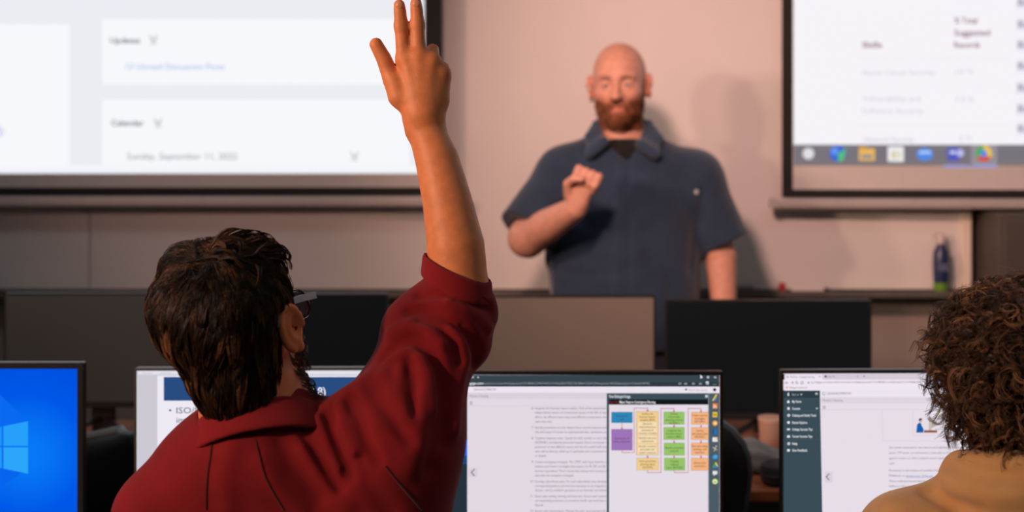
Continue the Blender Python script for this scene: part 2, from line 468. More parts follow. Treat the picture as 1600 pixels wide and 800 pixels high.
D.disc(1537, 240, 5.5, (90, 140, 235), lev=5)
D.grp(); D.rect(1474, 258, 1514, 261, (150, 165, 235), 'screen_icon', 5); D.rect(1519, 258, 1557, 261, (150, 165, 235), 'screen_icon', 5)
D.finish()

# ------------------------------------------------------------------ low cabinet right of the board, things on the tray
cx0 = 1.57
cb = tag(empty('storage_cabinet', (cx0 + 0.6, 4.41, 0)), 'low dark storage cabinet beside the whiteboard frame under the screen', 'cabinet')
MB().box(-0.6, 0.6, -0.10, 0.145, 0.03, 1.228, 0.004).build('body', M_CAB, cb)
for s in (-1, 1):
    dr = MB().box(min(0.004 * s, 0.59 * s), max(0.004 * s, 0.59 * s), -0.118, -0.101, 0.06, 1.21, 0.003).build('door', M_CAB, cb)
    MB().box(0.05 * s - 0.008, 0.05 * s + 0.008, -0.145, -0.119, 0.62, 0.78, 0.005).build('handle', M_ALU, dr)
MB().box(-0.58, 0.58, -0.08, 0.13, 0, 0.03).build('plinth', M_BLACK, cb)

sp_x = (1470 - 800) / (F / 4.45)
sb = tag(empty('spray_bottle', (sp_x, 4.45, TRAYZ)), 'blue cleaner bottle with white cap and green base on the marker tray', 'bottle')
MB().lathe([(0.021, 0), (0.024, 0.004), (0.024, 0.035)], n=20).build('green_base', pmat('bottle_green', (0.13, 0.30, 0.03), 0.35), sb, True)
MB().lathe([(0.024, 0.035), (0.025, 0.05), (0.026, 0.10), (0.024, 0.14), (0.015, 0.155), (0.012, 0.165)], n=20).build('blue_body', pmat('bottle_blue', (0.016, 0.03, 0.10), 0.35), sb, True)
lb = MB().box(-0.017, 0.017, -0.0275, -0.022, 0.075, 0.10, 0.002).build('label', pmat('bottle_label', (0.10, 0.12, 0.22), 0.5), sb)
b = MB(); b.lathe([(0.012, 0.163), (0.014, 0.168), (0.013, 0.19), (0.006, 0.2)], n=16); b.box(-0.03, 0.008, -0.008, 0.008, 0.185, 0.2, 0.004)
b.build('spray_cap', pmat('cap_white', (0.62, 0.55, 0.52), 0.4), sb, True)

mk = tag(empty('marker', ((1263 - 800) / (F / 4.45), 4.452, TRAYZ + 0.009)), 'white whiteboard marker lying on the tray beside the red one', 'marker')
MB().tube([(-0.055, 0, 0), (0.05, 0, 0)], 0.009, 12).build('barrel', pmat('marker_white', (0.7, 0.66, 0.63), 0.4), mk, True)
MB().tube([(0.0505, 0, 0), (0.068, 0, 0)], 0.0085, 12).build('cap', pmat('marker_cap_black', (0.03, 0.03, 0.03), 0.4), mk, True)
mr = tag(empty('marker', ((1222 - 800) / (F / 4.44), 4.44, TRAYZ)), 'short red marker standing on the tray', 'marker')
MB().lathe([(0.010, 0), (0.012, 0.003), (0.012, 0.022)], n=16).build('barrel', pmat('marker_red', (0.42, 0.03, 0.03), 0.4), mr, True)
MB().lathe([(0.0125, 0.022), (0.0125, 0.032), (0.008, 0.036)], n=16).build('cap', pmat('marker_red_cap', (0.5, 0.05, 0.05), 0.35), mr, True)
er = tag(empty('eraser', ((1150 - 800) / (F / 4.45), 4.452, TRAYZ)), 'grey felt board eraser lying on the tray beside the red marker', 'eraser')
MB().box(-0.06, 0.06, -0.018, 0.018, 0.0, 0.012).build('felt_pad', pmat('felt', (0.05, 0.05, 0.05), 0.9), er)
MB().box(-0.06, 0.06, -0.018, 0.018, 0.012, 0.024, 0.004).build('grip', pmat('eraser_grip', (0.2, 0.19, 0.18), 0.5), er)

# ------------------------------------------------------------------ desks
DZ = 0.70
def desk(x0, x1, y0, y1, label, top_mat):
    t = tag(empty('computer_desk', ((x0 + x1) / 2, (y0 + y1) / 2, 0)), label, 'desk')
    hx, hy = (x1 - x0) / 2, (y1 - y0) / 2
    MB().box(-hx, hx, -hy, hy, DZ - 0.028, DZ, 0.004).build('tabletop', top_mat, t)
    for sx in (-1, 1):
        for sy in (-1, 1):
            MB().box(sx * (hx - 0.05) - 0.02, sx * (hx - 0.05) + 0.02, sy * (hy - 0.06) - 0.02, sy * (hy - 0.06) + 0.02, 0, DZ - 0.028, 0.003).build('leg', M_BLACK, t)
    MB().box(-hx + 0.08, hx - 0.08, hy - 0.05, hy - 0.035, 0.35, DZ - 0.03).build('modesty_panel', M_DESK, t)
    return t
desk(-1.62, -0.165, 2.06, 2.68, 'grey desk under the monitors in front of the raised-hand student', M_DESK)
desk(-0.155, 1.40, 2.06, 2.68, 'grey desk under the monitors in front of the curly-haired student', M_DESK)
desk(-1.62, -0.165, 3.02, 3.72, 'oak-topped front-row desk with dark monitors left of the teacher', M_WOOD)
desk(-0.155, 1.40, 3.02, 3.72, 'oak-topped front-row desk with monitors before the teacher', M_WOOD)

# ------------------------------------------------------------------ monitors
def monitor(xc, y, w, h, ztop, yaw, label, screen_mat, group=None, bez=0.006, stand='plate', frame_mat=None):
    t = tag(empty('monitor', (xc, y + 0.05, DZ), yaw), label, 'monitor', group)
    fm = frame_mat or M_BLACK
    zt = ztop - DZ; zb = zt - h; hw = w / 2; fy = -0.05          # front face of the panel at y
    b = MB(); b.box(-hw, hw, fy + 0.002, fy + 0.022, zb, zt, 0.003)
    b.box(-hw * 0.6, hw * 0.6, fy + 0.02, fy + 0.045, zb + 0.04, zt - 0.07, 0.01); b.build('housing', fm, t)
    b = MB()
    b.box(-hw, hw, fy - 0.001, fy + 0.002, zt - bez, zt, 0.0006, 1); b.box(-hw, hw, fy - 0.001, fy + 0.002, zb, zb + 0.016, 0.0006, 1)
    b.box(-hw, -hw + bez, fy - 0.001, fy + 0.002, zb + 0.016, zt - bez, 0.0006, 1); b.box(hw - bez, hw, fy - 0.001, fy + 0.002, zb + 0.016, zt - bez, 0.0006, 1)
    b.build('bezel', fm, t)
    sc = MB().box(-hw + bez, hw - bez, fy - 0.0002, fy + 0.0015, zb + 0.016, zt - bez).build('screen', screen_mat, t)
    MB().box(-0.03, 0.03, fy + 0.045, fy + 0.07, 0.012, zb + 0.16, 0.006).build('stand_neck', M_BLACK, t)
    if stand == 'plate':
        MB().box(-0.12, 0.12, -0.10, 0.09, 0.0, 0.012, 0.005).build('stand_base', M_BLACK, t)
    else:
        for s in (-1, 1):
            MB().tube([(0, fy + 0.055, 0.055), (s * 0.02, fy + 0.03, 0.05), (s * 0.15, -0.14, 0.012), (s * 0.165, -0.15, 0.008)], 0.008, 8).build('stand_leg', M_BLACK, t, True)
        MB().tube([(0, fy + 0.06, 0.05), (0, 0.10, 0.008)], 0.008, 8).build('stand_leg', M_BLACK, t, True)
    M = Matrix.Translation((xc, y + 0.05, DZ)) @ Matrix.Rotation(yaw, 4, 'Z')
    return t, sc, Draw(sc, M, fy - 0.0004)

def ztop(py, d): return CAMZ - (py - HOR) / F * d
DM = 2.50; sM = F / DM
MW, MH = 0.54, 0.325
M_OFF = pmat('screen_off_black', (0.005, 0.010, 0.014), 0.36, spec=0.28)
M_OFF_SHEEN = pmat('screen_off_painted_sheen', (0.050, 0.068, 0.066), 0.5, spec=0.5)  # grey-green reflection of the room put into the base colour
M_OFF_REFL = pmat('screen_off_taupe_reflection', (0.16, 0.145, 0.125), 0.5, spec=0.4)  # screen is off; its bright reflection is painted as taupe base colour
M_SILB = pmat('monitor_frame_silver', (0.09, 0.09, 0.085), 0.4, metal=0.4)

# --- blue desktop
def blue_screen():
    m = bpy.data.materials.new('screen_blue_glow'); m.use_nodes = True
    nt = m.node_tree; nt.nodes.clear()
    e = nt.nodes.new('ShaderNodeEmission'); out = nt.nodes.new('ShaderNodeOutputMaterial')
    tc = nt.nodes.new('ShaderNodeTexCoord'); mp = nt.nodes.new('ShaderNodeMapping')
    mp.inputs['Location'].default_value = (-0.165, 0, -0.215)
    g = nt.nodes.new('ShaderNodeVectorMath'); g.operation = 'LENGTH'
    r = nt.nodes.new('ShaderNodeValToRGB')
    for el, (p, c) in zip((r.color_ramp.elements[0], r.color_ramp.elements[1]), ((0.03, (10, 128, 250)), (0.30, (0, 62, 205)))):
        el.position = p; el.color = lin(c)
    el = r.color_ramp.elements.new(0.12); el.color = lin((0, 88, 232))
    nt.links.new(tc.outputs['Object'], mp.inputs[0]); nt.links.new(mp.outputs[0], g.inputs[0])
    nt.links.new(g.outputs['Value'], r.inputs[0]); nt.links.new(r.outputs[0], e.inputs[0]); nt.links.new(e.outputs[0], out.inputs[0])
    return m
xr0 = (130 - 800) / sM
t0, sc0, D = monitor(xr0 - MW / 2, DM, MW, MH, ztop(567, DM), 0.0,
                     'monitor showing a blue desktop with a glowing four-pane window logo', blue_screen(), bez=0.011)
def pane(x0, x1, ya0, ya1, yb0, yb1, c):
    D.poly([(x0, ya1), (x1, yb1), (x1, yb0), (x0, ya0)], c, 'logo_pane', 2)
D.poly([(3, 700), (-40, 690), (-200, 640), (-60, 560), (44, 658)], (8, 106, 240), 'light_beam', 1)
D.poly([(3, 700), (44, 732), (-60, 800), (-200, 760), (-40, 708)], (6, 100, 238), 'light_beam', 1)
pane(5.5, 44, 666, 696.5, 658, 696.5, (38, 160, 250)); pane(5.5, 44, 699, 732, 699, 740, (44, 166, 250))
pane(-32, 3, 673, 696.5, 666.5, 696.5, (30, 150, 248)); pane(-32, 3, 699, 725, 699, 731.5, (34, 156, 250))
D.finish()

# --- slide
LIL = (214, 210, 220)
t1, sc1, D = monitor((210 - 800) / sM + MW / 2, DM, MW, MH, ztop(575, DM), math.radians(0.6),
                     'monitor showing a slide with navy title bar and bullet points beyond the red jacket', emat((205, 201, 211)), bez=0.0045, frame_mat=M_SILB)
D.rect(216, 580, 652, 585, (226, 224, 234), lev=1)
D.rect(246, 587, 640, 832, (236, 233, 243), lev=1)
D.rect(256, 589, 559, 626, (40, 76, 128), 'title_bar', 2)
D.text('of 8)', 478, 611.5, 13, (240, 240, 248), x1=509, bold=0.012)
DK = (70, 66, 78)
for y, s_, x1 in ((641, 'ISO/IEC 20000', 372), (656, 'implementation', 362), (670.5, '20000-1', 320), (687, 'ISO/IEC', 322), (704, 'ISO/IEC', 322)):
    D.text(s_, 276, y, 9.5, DK, x1=x1)
for y in (641, 687, 704): D.disc(266, y, 1.8, DK, 'bullet')
D.text('standard', 478, 648, 9.5, DK, x1=517)
for x in (222, 252, 290): D.text('Home', x, 582.5, 2.4, (170, 168, 180), x1=x + 16)
D.finish()

# --- reading page with flow chart
BG2 = (226, 216, 226)
t2, sc2, D = monitor((1130 - 800) / sM - MW / 2, DM, MW, MH, ztop(580.5, DM), -math.radians(0.5),
                     'monitor showing a reading page with a coloured flow chart', emat(BG2), bez=0.0065)
TEAL = (60, 78, 88); TX = (150, 140, 152)
D.rect(685, 586, 1124, 604, (56, 68, 76), 'browser_bar', 1)
D.rect(735, 597.5, 1124, 604, (46, 58, 66), 'browser_bar', 2)
D.rect(685, 604, 730, 832, (36, 50, 60), 'side_bar', 1)
D.rect(706, 688, 730, 725, (16, 98, 224), 'wallpaper_tile', 2); D.rect(706, 712, 730, 725, (18, 74, 130), 'wallpaper_tile', 3)
D.poly([(712, 711), (718, 698), (722, 712), (714, 714)], (238, 196, 60), 'wallpaper_tile', 4)
D.text('Splash', 688, 743.5, 4, (215, 220, 225), x1=711)
D.text('×', 737, 589.5, 4, (225, 225, 230), x1=741); D.text('+', 745, 589.5, 4, (225, 225, 230), x1=749)
D.text('ng.cengage.com', 720, 598.6, 4.2, (240, 240, 245), x1=755, bold=0.012)
D.text('/static/nb/ui/evo/index.html?deploymentId=5741082000151590291656017151946&eISBN=9780357281680&id=1532641359&snapshotId=3081825&dockAppUid=101&nbId=3081825', 755, 598.8, 3.6, (150, 158, 164), x1=1015)
for x, ch in ((1062, 'A'), (1071, '☆'), (1083, '≡'), (1094, '◦')):
    D.text('o', x - 2, 598.6, 4.5, (190, 196, 200), x1=x + 2.5)
D.disc(1105, 598.5, 2.8, (232, 232, 236)); D.text('...', 1114, 599, 4, (220, 222, 226), x1=1119)
D.poly([(1094, 584.8), (1098, 590), (1095.5, 590.5), (1094.5, 592.5)], (240, 240, 244), 'mouse_pointer', 4)
D.rect(1104.5, 587.5, 1108, 591, (190, 196, 200), 'screen_icon', 3); D.text('×', 1115, 589.6, 4.5, (230, 230, 235), x1=1119.5)
D.rect(730, 604, 1124, 613.5, (236, 228, 238), 'page_header', 1)
D.rect(730, 613.5, 950, 623, (218, 208, 219), 'page_header', 2)
D.rect(730, 634, 950, 634.6, (206, 198, 208), 'page_rule', 2)
D.text('CENGAGE', 740, 608.4, 3.6, (135, 125, 138), x1=756); D.text('MINDTAP', 760, 608.4, 3.6, (100, 92, 104), x1=775); D.rect(757.4, 606, 758, 611, (140, 130, 140), 'page_rule', 2)
D.text('Search this course', 1076, 609, 3.8, (160, 150, 162), x1=1105); D.disc(1072, 608.4, 1.8, (120, 112, 124)); D.disc(1116.5, 608.8, 2.6, (40, 44, 50))
D.text('Module 4 Reading', 734, 618.5, 3.8, (135, 126, 138), x1=763)
D.grp('screen_icon')
for a in (0, 1):
    for c in (0, 1, 2): D.rect(734 + a * 2.4, 627 + c * 2, 735.8 + a * 2.4, 628.3 + c * 2, (150, 142, 152), lev=3)
D.grp()
body = [(637.5, '6.', 'Integrate the business impact analysis. Each of the subordinate', 1), (644.2, '', 'independently review and incorporate aspects of the BIA of imp', 1),
        (651.3, '', 'efforts. As different teams may need different components, the', 1), (658.2, '', 'team may vary.', .24),
        (667.7, '7.', 'Identify preventive controls. Assess those countermeasures and', 1), (674.6, '', 'risk and impact of events on organizational data, operations, an', 1),
        (684.1, '8.', 'Organize response teams. Specify the skills needed on each sub', 1), (691, '', '(IR/DR/BC) and identify personnel needed. Ensure personnel r', 1),
        (697.9, '', 'personnel on two different teams) and that all needed skills are', 1), (704.8, '', 'who will be directly called up if a particular plan is activated in', 1), (711.7, '', 'or disaster.', .165),
        (721.4, '9.', 'Create contingency strategies. The CPMT, with input from the o', 1), (728.3, '', 'evaluate and invest in strategies that support the IR, DR, and BC', 1),
        (735.5, '', 'business operations. These include data backup and recovery p', 1), (742.4, '', 'alternate site occupancy strategies.', .55),
        (751.9, '10.', 'Develop subordinate plans. For each subordinate area, develop', 1), (758.8, '', 'corresponding actions and activities necessary to (a) respond in', 1), (765.7, '', 'disaster, and (c) establish operations at an alternate site followi', 1),
        (774.9, '11.', 'Ensure plan testing, training, and exercises. Ensure each subord', 1), (781.8, '', 'corresponding personnel are trained to handle any event that o', 1), (788.7, '', 'disaster.', .13),
        (797.9, '12.', 'Ensure plan maintenance. Manage the plan, ensuring periodic', 1)]
for y, n, s_, fr in body:
    D.text(s_, 836, y, 3.9, (128, 118, 132), x1=836 + 111 * fr)
    if n: D.text(n, 834 - len(n) * 1.7, y, 3.7, (120, 110, 124), x1=834)
D.rect(733, 731, 746, 745, (214, 205, 215), 'page_button', 2); D.line([(741, 733), (736.5, 738), (741, 743)], 1.3, (62, 66, 74), 'chevron', 3)
# enlarged-image window
Z = lambda x, y: (930 + x / 3.477, 570 + y / 3.477)
def zr(x0, y0, x1, y1, c, name, lev): D.rect(*Z(x0, y0), *Z(x1, y1), c, name, lev)
D.rect(948, 614.3, 1107, 832, TEAL, 'image_window', 3)
D.rect(1107.3, 614.3, 1124, 832, (76, 92, 102), 'side_bar', 3)
D.rect(951.5, 624, 1106.4, 632, (18, 24, 28), 'image_window', 4)
D.rect(951.5, 632, 1106.4, 832, (228, 219, 229), 'image_window', 4)
D.text('View Enlarged Image', 951, 619, 4.6, (236, 236, 240), x1=985, bold=0.01, lev=5); D.text('×', 1101.5, 619, 6, (240, 240, 244), x1=1106, lev=5, bold=0.03)
D.text('Figure 4-10', 952, 627.8, 3.4, (170, 52, 52), x1=965, lev=6); D.text('Major Steps in Contingency Planning', 968, 627.8, 4, (240, 240, 244), x1=1024, lev=6, bold=0.012)
TAN = (240, 204, 142); TANL = (246, 220, 176); GRN = (150, 196, 104); ORG = (244, 178, 128); RED = (196, 66, 70)
boxes = [((89, 257, 201, 313), (44, 134, 184), ['Form the CP', 'team']), ((89, 350, 201, 462), (158, 116, 184), ['Develop the CP', 'policy statement']),
         ((224, 253, 342, 488), TAN, []), ((226, 506, 343, 570), TAN, ['Form subordinate', 'planning teams', '(IR/DR/BC)']),
         ((373, 256, 483, 322), GRN, ['Develop', 'subordinate', 'planning policies', '(IR/DR/BC)']), ((373, 339, 483, 405), GRN, ['Integrate the', 'business impact', 'analysis (BIA)']),
         ((375, 424, 484, 490), GRN, ['Identify preventive', 'controls']), ((376, 506, 486, 572), GRN, ['Organize', 'response', 'teams (IR/DR/BC)']),
         ((522, 257, 613, 322), ORG, ['Create response', 'strategies', '(IR/DR/BC)']), ((522, 340, 613, 405), ORG, ['Develop', 'subordinate plans', '(IR/DR/BC)']),
         ((522, 424, 613, 489), ORG, ['Ensure plan testing,', 'training, and', 'exercises']), ((522, 506, 613, 572), ORG, ['Ensure plan', 'maintenance'])]
BT = (72, 58, 50)
def box_text(lines, cx, cy, maxw):
    for i, l in enumerate(lines):
        x, y = Z(cx, cy + (i - (len(lines) - 1) / 2) * 17)
        wd = min(maxw, len(l) * 5.6) / 3.477
        D.text(l, x - wd / 2, y, 3.3, BT, x1=x + wd / 2, lev=8)
for (x0, y0, x1, y1), c, ls in boxes:
    dk = tuple(int(v * 0.72) for v in c)
    D.grp('flowchart_box'); zr(x0 - 1.5, y0 - 1.5, x1 + 1.5, y1 + 1.5, dk, 'flowchart_box', 5); zr(x0, y0, x1, y1, c, 'flowchart_box', 6); D.grp()
    box_text(ls, (x0 + x1) / 2, (y0 + y1) / 2, x1 - x0 - 6)
box_text(['Conduct the', 'business impact', 'analysis (BIA)'], 283, 281, 104)
for (x0, y0, x1, y1), ls in (((231, 308, 336, 380), ['Determine', 'mission/business', 'processes &', 'recovery criticality']), ((231, 383, 336, 425), ['Identify resource', 'requirements']), ((231, 430, 336, 485), ['Identify recovery', 'priorities for', 'system resources'])):
    D.grp('flowchart_box'); zr(x0 - 1.5, y0 - 1.5, x1 + 1.5, y1 + 1.5, (196, 156, 100), 'b', 6); zr(x0, y0, x1, y1, TANL, 'b', 7); D.grp()
    box_text(ls, (x0 + x1) / 2, (y0 + y1) / 2, x1 - x0 - 6)
def arrow(pts):
    D.grp('flowchart_arrow')
    D.line([Z(*p) for p in pts], 0.8, RED, lev=7)
    x, y = pts[-1]; D.poly([Z(x - 6, y - 10), Z(x, y + 2), Z(x + 6, y - 10)], RED, 'a', 8)
    D.grp()
arrow([(145, 313), (145, 350)]); arrow([(145, 462), (145, 475), (211, 475), (211, 234), (284, 234), (284, 253)]); arrow([(284, 490), (284, 506)])
arrow([(284, 570), (284, 584), (357, 584), (357, 236), (427, 236), (427, 256)]); arrow([(430, 572), (430, 584), (504, 584), (504, 236), (574, 236), (574, 257)])
for y0, y1 in ((322, 339), (405, 424), (490, 506)): arrow([(428, y0), (428, y1)]); arrow([(574, y0), (574, y1)])
ix = 1117
def icon(fn):
    D.grp('app_icon'); fn(); D.grp()
icon(lambda: (D.line([(1114, 625), (1119, 617)], 2.2, (228, 200, 80), lev=5), D.line([(1117, 625), (1120, 620)], 1.4, (90, 140, 210), lev=6)))
icon(lambda: (D.rect(1113.3, 630, 1121, 638, (230, 128, 62), 'i', 5), D.disc(1115.3, 636, 1.1, (250, 240, 230), lev=6), D.line([(1115, 632.5), (1118, 634), (1119, 637)], 0.9, (250, 240, 230), lev=6)))
icon(lambda: (D.rect(1113.3, 643.6, 1120.6, 651.6, (232, 196, 70), 'i', 5), D.line([(1114.5, 646), (1116, 649), (1118, 646.5), (1119.5, 649)], 0.9, (120, 90, 30), lev=6)))
icon(lambda: (D.disc(ix, 661, 4.2, (232, 160, 70), lev=5), D.disc(ix + .4, 661, 2.2, (248, 222, 170), lev=6)))
icon(lambda: (D.rect(1113.6, 670, 1120.2, 678, (36, 112, 178), 'i', 5), D.rect(1113.6, 670, 1115, 678, (20, 70, 130), 'i', 6)))
icon(lambda: (D.rect(1113, 683, 1121, 690, (232, 226, 222), 'i', 5), D.poly([(1117, 687), (1121, 683), (1121.5, 685)], (226, 150, 70), 'i', 6)))
icon(lambda: (D.disc(1119, 697, 1.3, (214, 190, 150), lev=5), D.line([(1114, 699), (1117.5, 700), (1116, 704)], 1.3, (214, 196, 160), lev=5), D.line([(1118, 700), (1120, 703)], 1.2, (190, 170, 140), lev=5)))
icon(lambda: (D.disc(1115.6, 714, 2.6, (58, 150, 222), lev=5), D.disc(1118, 713, 3, (70, 166, 232), lev=6), D.rect(1114.5, 713.5, 1120.5, 716.6, (58, 150, 222), 'i', 5)))
icon(lambda: (D.poly([(1113, 729), (1117, 722), (1118.6, 725), (1115, 731)], (60, 160, 90), 'i', 5), D.poly([(1117, 722), (1119, 722), (1122, 728), (1119, 728)], (236, 196, 70), 'i', 5), D.poly([(1115, 731), (1116.5, 728), (1122, 728), (1120, 731)], (66, 120, 210), 'i', 5)))
icon(lambda: (D.rect(1113.3, 735.5, 1120.6, 741, (226, 226, 230), 'i', 5), D.poly([(1115, 741), (1117.5, 741), (1115, 743.4)], (226, 226, 230), 'i', 5)))
icon(lambda: (D.disc(ix, 752, 4.4, (196, 216, 96), lev=5), D.disc(ix, 752, 2.7, (240, 246, 236), lev=6), D.disc(ix, 752.3, 1.3, (70, 96, 60), lev=7)))
D.finish()

# --- second reading page
t3, sc3, D = monitor((1219 - 800) / sM + MW / 2, DM, MW, MH, ztop(578, DM), math.radians(1.0),
                     'monitor showing a reading page with a dark menu column, in front of the curly-haired student', emat((230, 221, 231)), bez=0.006)
Z = lambda x, y: (1210 + x / 3.478, 570 + y / 3.478)
zr(47, 46, 1500, 80, (212, 202, 214), 'browser_bar', 1); zr(60, 52, 260, 80, (236, 228, 238), 'browser_tab', 2); zr(47, 80, 1500, 138, (238, 230, 240), 'browser_bar', 2)
def zt(s, x0, x1, y, h, c, bold=0.0): D.text(s, Z(x0, y)[0], Z(x0, y)[1], h / 3.478, c, x1=Z(x1, y)[0], bold=bold)
G1 = (120, 112, 124); G2 = (84, 80, 90)
zt('MindTap - Cengage Learning', 85, 217, 65, 11, G1); zt('New Tab', 290, 330, 63, 11, G1)
D.disc(*Z(71, 66), 1.7, (206, 130, 140)); D.disc(*Z(278, 63), 1.9, (70, 84, 110))
for x in (247, 453): zt('×', x - 5, x + 5, 63, 12, G2)
zt('+', 480, 494, 61, 14, G2)
for x, s_ in ((67, '<'), (97, '>'), ): D.grp('screen_icon'); D.line([Z(x + 6, 97), Z(x - 6, 97)], 0.7, G2 if x == 67 else G1, lev=3); D.line([Z(x + (-1 if s_ == '<' else 1), 91), Z(x + (-6 if s_ == '<' else 6), 97), Z(x + (-1 if s_ == '<' else 1), 103)], 0.7, G2 if x == 67 else G1, lev=3); D.grp()
D.grp('screen_icon'); D.line([Z(122 + 6 * math.cos(a * .5), 96 + 6 * math.sin(a * .5)) for a in range(11)], 0.7, G2, lev=3); D.grp()
D.line([Z(143, 97), Z(150, 89), Z(157, 97), Z(155, 103), Z(145, 103), Z(143, 97)], 0.7, G2, 'screen_icon', 3)
zr(181, 93, 188, 101, (60, 56, 66), 'screen_icon', 3)
zt('ng.cengage.com/static/nb/ui/evo/index.html?deploymentId=57410820001515902916560171519468&eISBN=9780357281680', 198, 900, 93, 12, G1)
zr(63, 118, 72, 128, (230, 170, 80), 'screen_icon', 3); zt('Managed bookmarks', 81, 178, 123, 11, G1)
D.poly([Z(47, 905), Z(262, 905), Z(247, 140), Z(47, 140)], (58, 76, 86), 'side_bar', 2)
zr(47, 140, 247, 180, (46, 60, 68), 'side_bar', 3)
WH = (232, 234, 238)
for y, s_, x1 in ((160, 'Marcus', 132), (199, 'My Home', 146), (237, 'Courses', 139), (274, 'Catalog and Study Tools', 226), (313, 'Rental Options', 177), (350, 'College Success Tips', 207), (388, 'Career Success Tips', 205), (428, 'Help', 125), (464, 'Give Feedback', 178)):
    zt(s_, 96, x1, y, 12.5, WH, bold=0.018)
D.grp('menu_icon'); D.disc(*Z(75, 155), 1.1, WH, lev=4); zr(70, 160, 80, 167, WH, 'i', 4); D.grp()
D.poly([Z(67, 200), Z(75, 191), Z(83, 200), Z(80, 207), Z(70, 207)], WH, 'menu_icon', 4)
for y, w_, h_ in ((237, 6, 6.5), (313, 7, 6), (350, 8, 4.5), (389, 7.5, 6), (464, 7.5, 6)): zr(76 - w_, y - h_, 76 + w_, y + h_, WH, 'menu_icon', 4)
for y in (274, 428): D.grp('menu_icon'); D.disc(*Z(77, y), 2.2, WH, lev=4); D.disc(*Z(77, y), 0.9, (58, 76, 86), lev=5); D.grp()
D.line([Z(141, 158), Z(145, 163), Z(150, 158)], 0.8, WH, 'chevron', 4); D.line([Z(226, 234), Z(230, 239), Z(235, 234)], 0.8, WH, 'chevron', 4)
D.grp('chevron'); D.line([Z(228, 151), Z(222, 156), Z(228, 161)], 0.7, WH, lev=4); D.line([Z(234, 151), Z(228, 156), Z(234, 161)], 0.7, WH, lev=4); D.grp()
for y in (180, 250, 405): zr(55, y, 245, y + 1.5, (76, 94, 104), 'menu_rule', 4)
zr(250, 138, 1500, 175, (236, 228, 238), 'page_header', 1); zr(250, 175, 1500, 210, (222, 212, 223), 'page_header', 1)
zr(250, 243, 1500, 245, (208, 200, 210), 'page_rule', 2)
D.line([Z(269 + 8 * math.cos(a * .6), 156 + 8 * math.sin(a * .6)) for a in range(10)], 0.8, (110, 150, 170), 'screen_icon', 3)
zt('CENGAGE', 284, 345, 155, 12, G2); zt('MINDTAP', 359, 417, 154, 12, G2); zr(351, 146, 353, 164, G1, 'page_rule', 2)
zt('Module 2 Reading', 261, 371, 192, 12, G1)
D.grp('screen_icon')
for a in (0, 1):
    for c in (0, 1, 2): zr(263 + a * 9, 223 + c * 6, 268 + a * 9, 227 + c * 6, G1, 'i', 3)
D.grp()
FR = (206, 198, 208)
D.line([Z(585, 245), Z(590, 415), Z(1300, 415)], 0.5, FR, 'figure_frame', 2); D.line([Z(752, 245), Z(753, 383), Z(1300, 385)], 0.5, FR, 'figure_frame', 2)
D.grp('page_drawing')
D.poly([Z(770, 368), Z(808, 368), Z(810, 350), Z(800, 330), Z(795, 316), Z(784, 314), Z(774, 325)], (26, 92, 170), 'f', 3)
D.disc(*Z(793, 303), 2.8, (206, 176, 160), lev=4); D.poly([Z(782, 300), Z(786, 291), Z(798, 289), Z(803, 296), Z(792, 299), Z(788, 306)], (30, 34, 44), 'f', 5)
zr(812, 355, 883, 368, (142, 84, 62), 'f', 4); D.poly([Z(850, 345), Z(880, 330), Z(876, 300), Z(852, 305)], (176, 172, 160), 'f', 4); zr(838, 320, 852, 355, (196, 190, 180), 'f', 4)
D.poly([Z(880, 280), Z(905, 278), Z(900, 250), Z(882, 250)], (226, 220, 196), 'f', 4)
D.line([Z(842, 320), Z(842, 248), Z(845, 243), Z(905, 243)], 0.7, (60, 60, 66), lev=5); D.line([Z(862, 305), Z(875, 285)], 0.7, (60, 60, 66), lev=5); D.line([Z(880, 328), Z(930, 313)], 0.7, (60, 60, 66), lev=5); D.line([Z(875, 349), Z(990, 349)], 0.6, (60, 60, 66), lev=5)
D.grp()
BD = (120, 110, 124)
for y, s_, x1 in ((448, 'Any system connected to the Internet and providing TCP-based', 1010), (477, 'server, FTP server, or mail server) is vulnerable to DoS attacks', 1005), (506, 'against routers or other network server systems', 940), (534, 'echo.', 656),
                  (573, 'Prominent in the history of notable DoS attacks', 940), (601, 'Mafiaboy) on', 708), (631, 'These software-based attacks', 824), (658, 'dollars in lost revenue', 772), (687, 'of retail', 668)):
    zt(s_, 622, x1, y, 12, BD)
zt('Amazon.com, CNN.com,', 714, 862, 603, 12, (86, 124, 190)); zr(714, 611, 862, 612.5, (86, 124, 190), 'link_line', 3)
zr(902, 440, 904, 458, (40, 40, 48), 'text_cursor', 4); D.disc(*Z(785, 650), 0.9, (60, 120, 200))
zr(275, 580, 316, 640, (218, 209, 220), 'page_button', 2); D.line([Z(296, 592), Z(281, 608), Z(296, 624)], 1.3, (62, 66, 74), 'chevron', 3)
D.finish()

# --- switched-off monitors of the front row
DF = 3.45; sF = F / DF
FW, FH = 0.53, 0.315
def off(px0, px1, pyt, d, label, mat, h=FH, yaw=0.0, stand='vee'):
    s = F / d; x0, x1 = (px0 - 800) / s, (px1 - 800) / s
    return monitor((x0 + x1) / 2, d, x1 - x0, h, ztop(pyt, d), yaw, label, mat, bez=0.005, stand=stand)[0]
off(6, 298, 458, DF, 'switched-off monitor with a painted grey-green sheen behind the blue desktop monitor', M_OFF_SHEEN, h=0.295)
off(304, 606, 459, DF, 'switched-off dark monitor behind the head with glasses', M_OFF, h=0.295)
off(690, 1024, 462, DF, 'switched-off monitor with a painted taupe reflection between the raised arm and the teacher', M_OFF_REFL, h=0.315)
off(1040, 1362, 469, DF + 0.02, 'switched-off black monitor in front of the teacher', M_OFF, h=0.31)

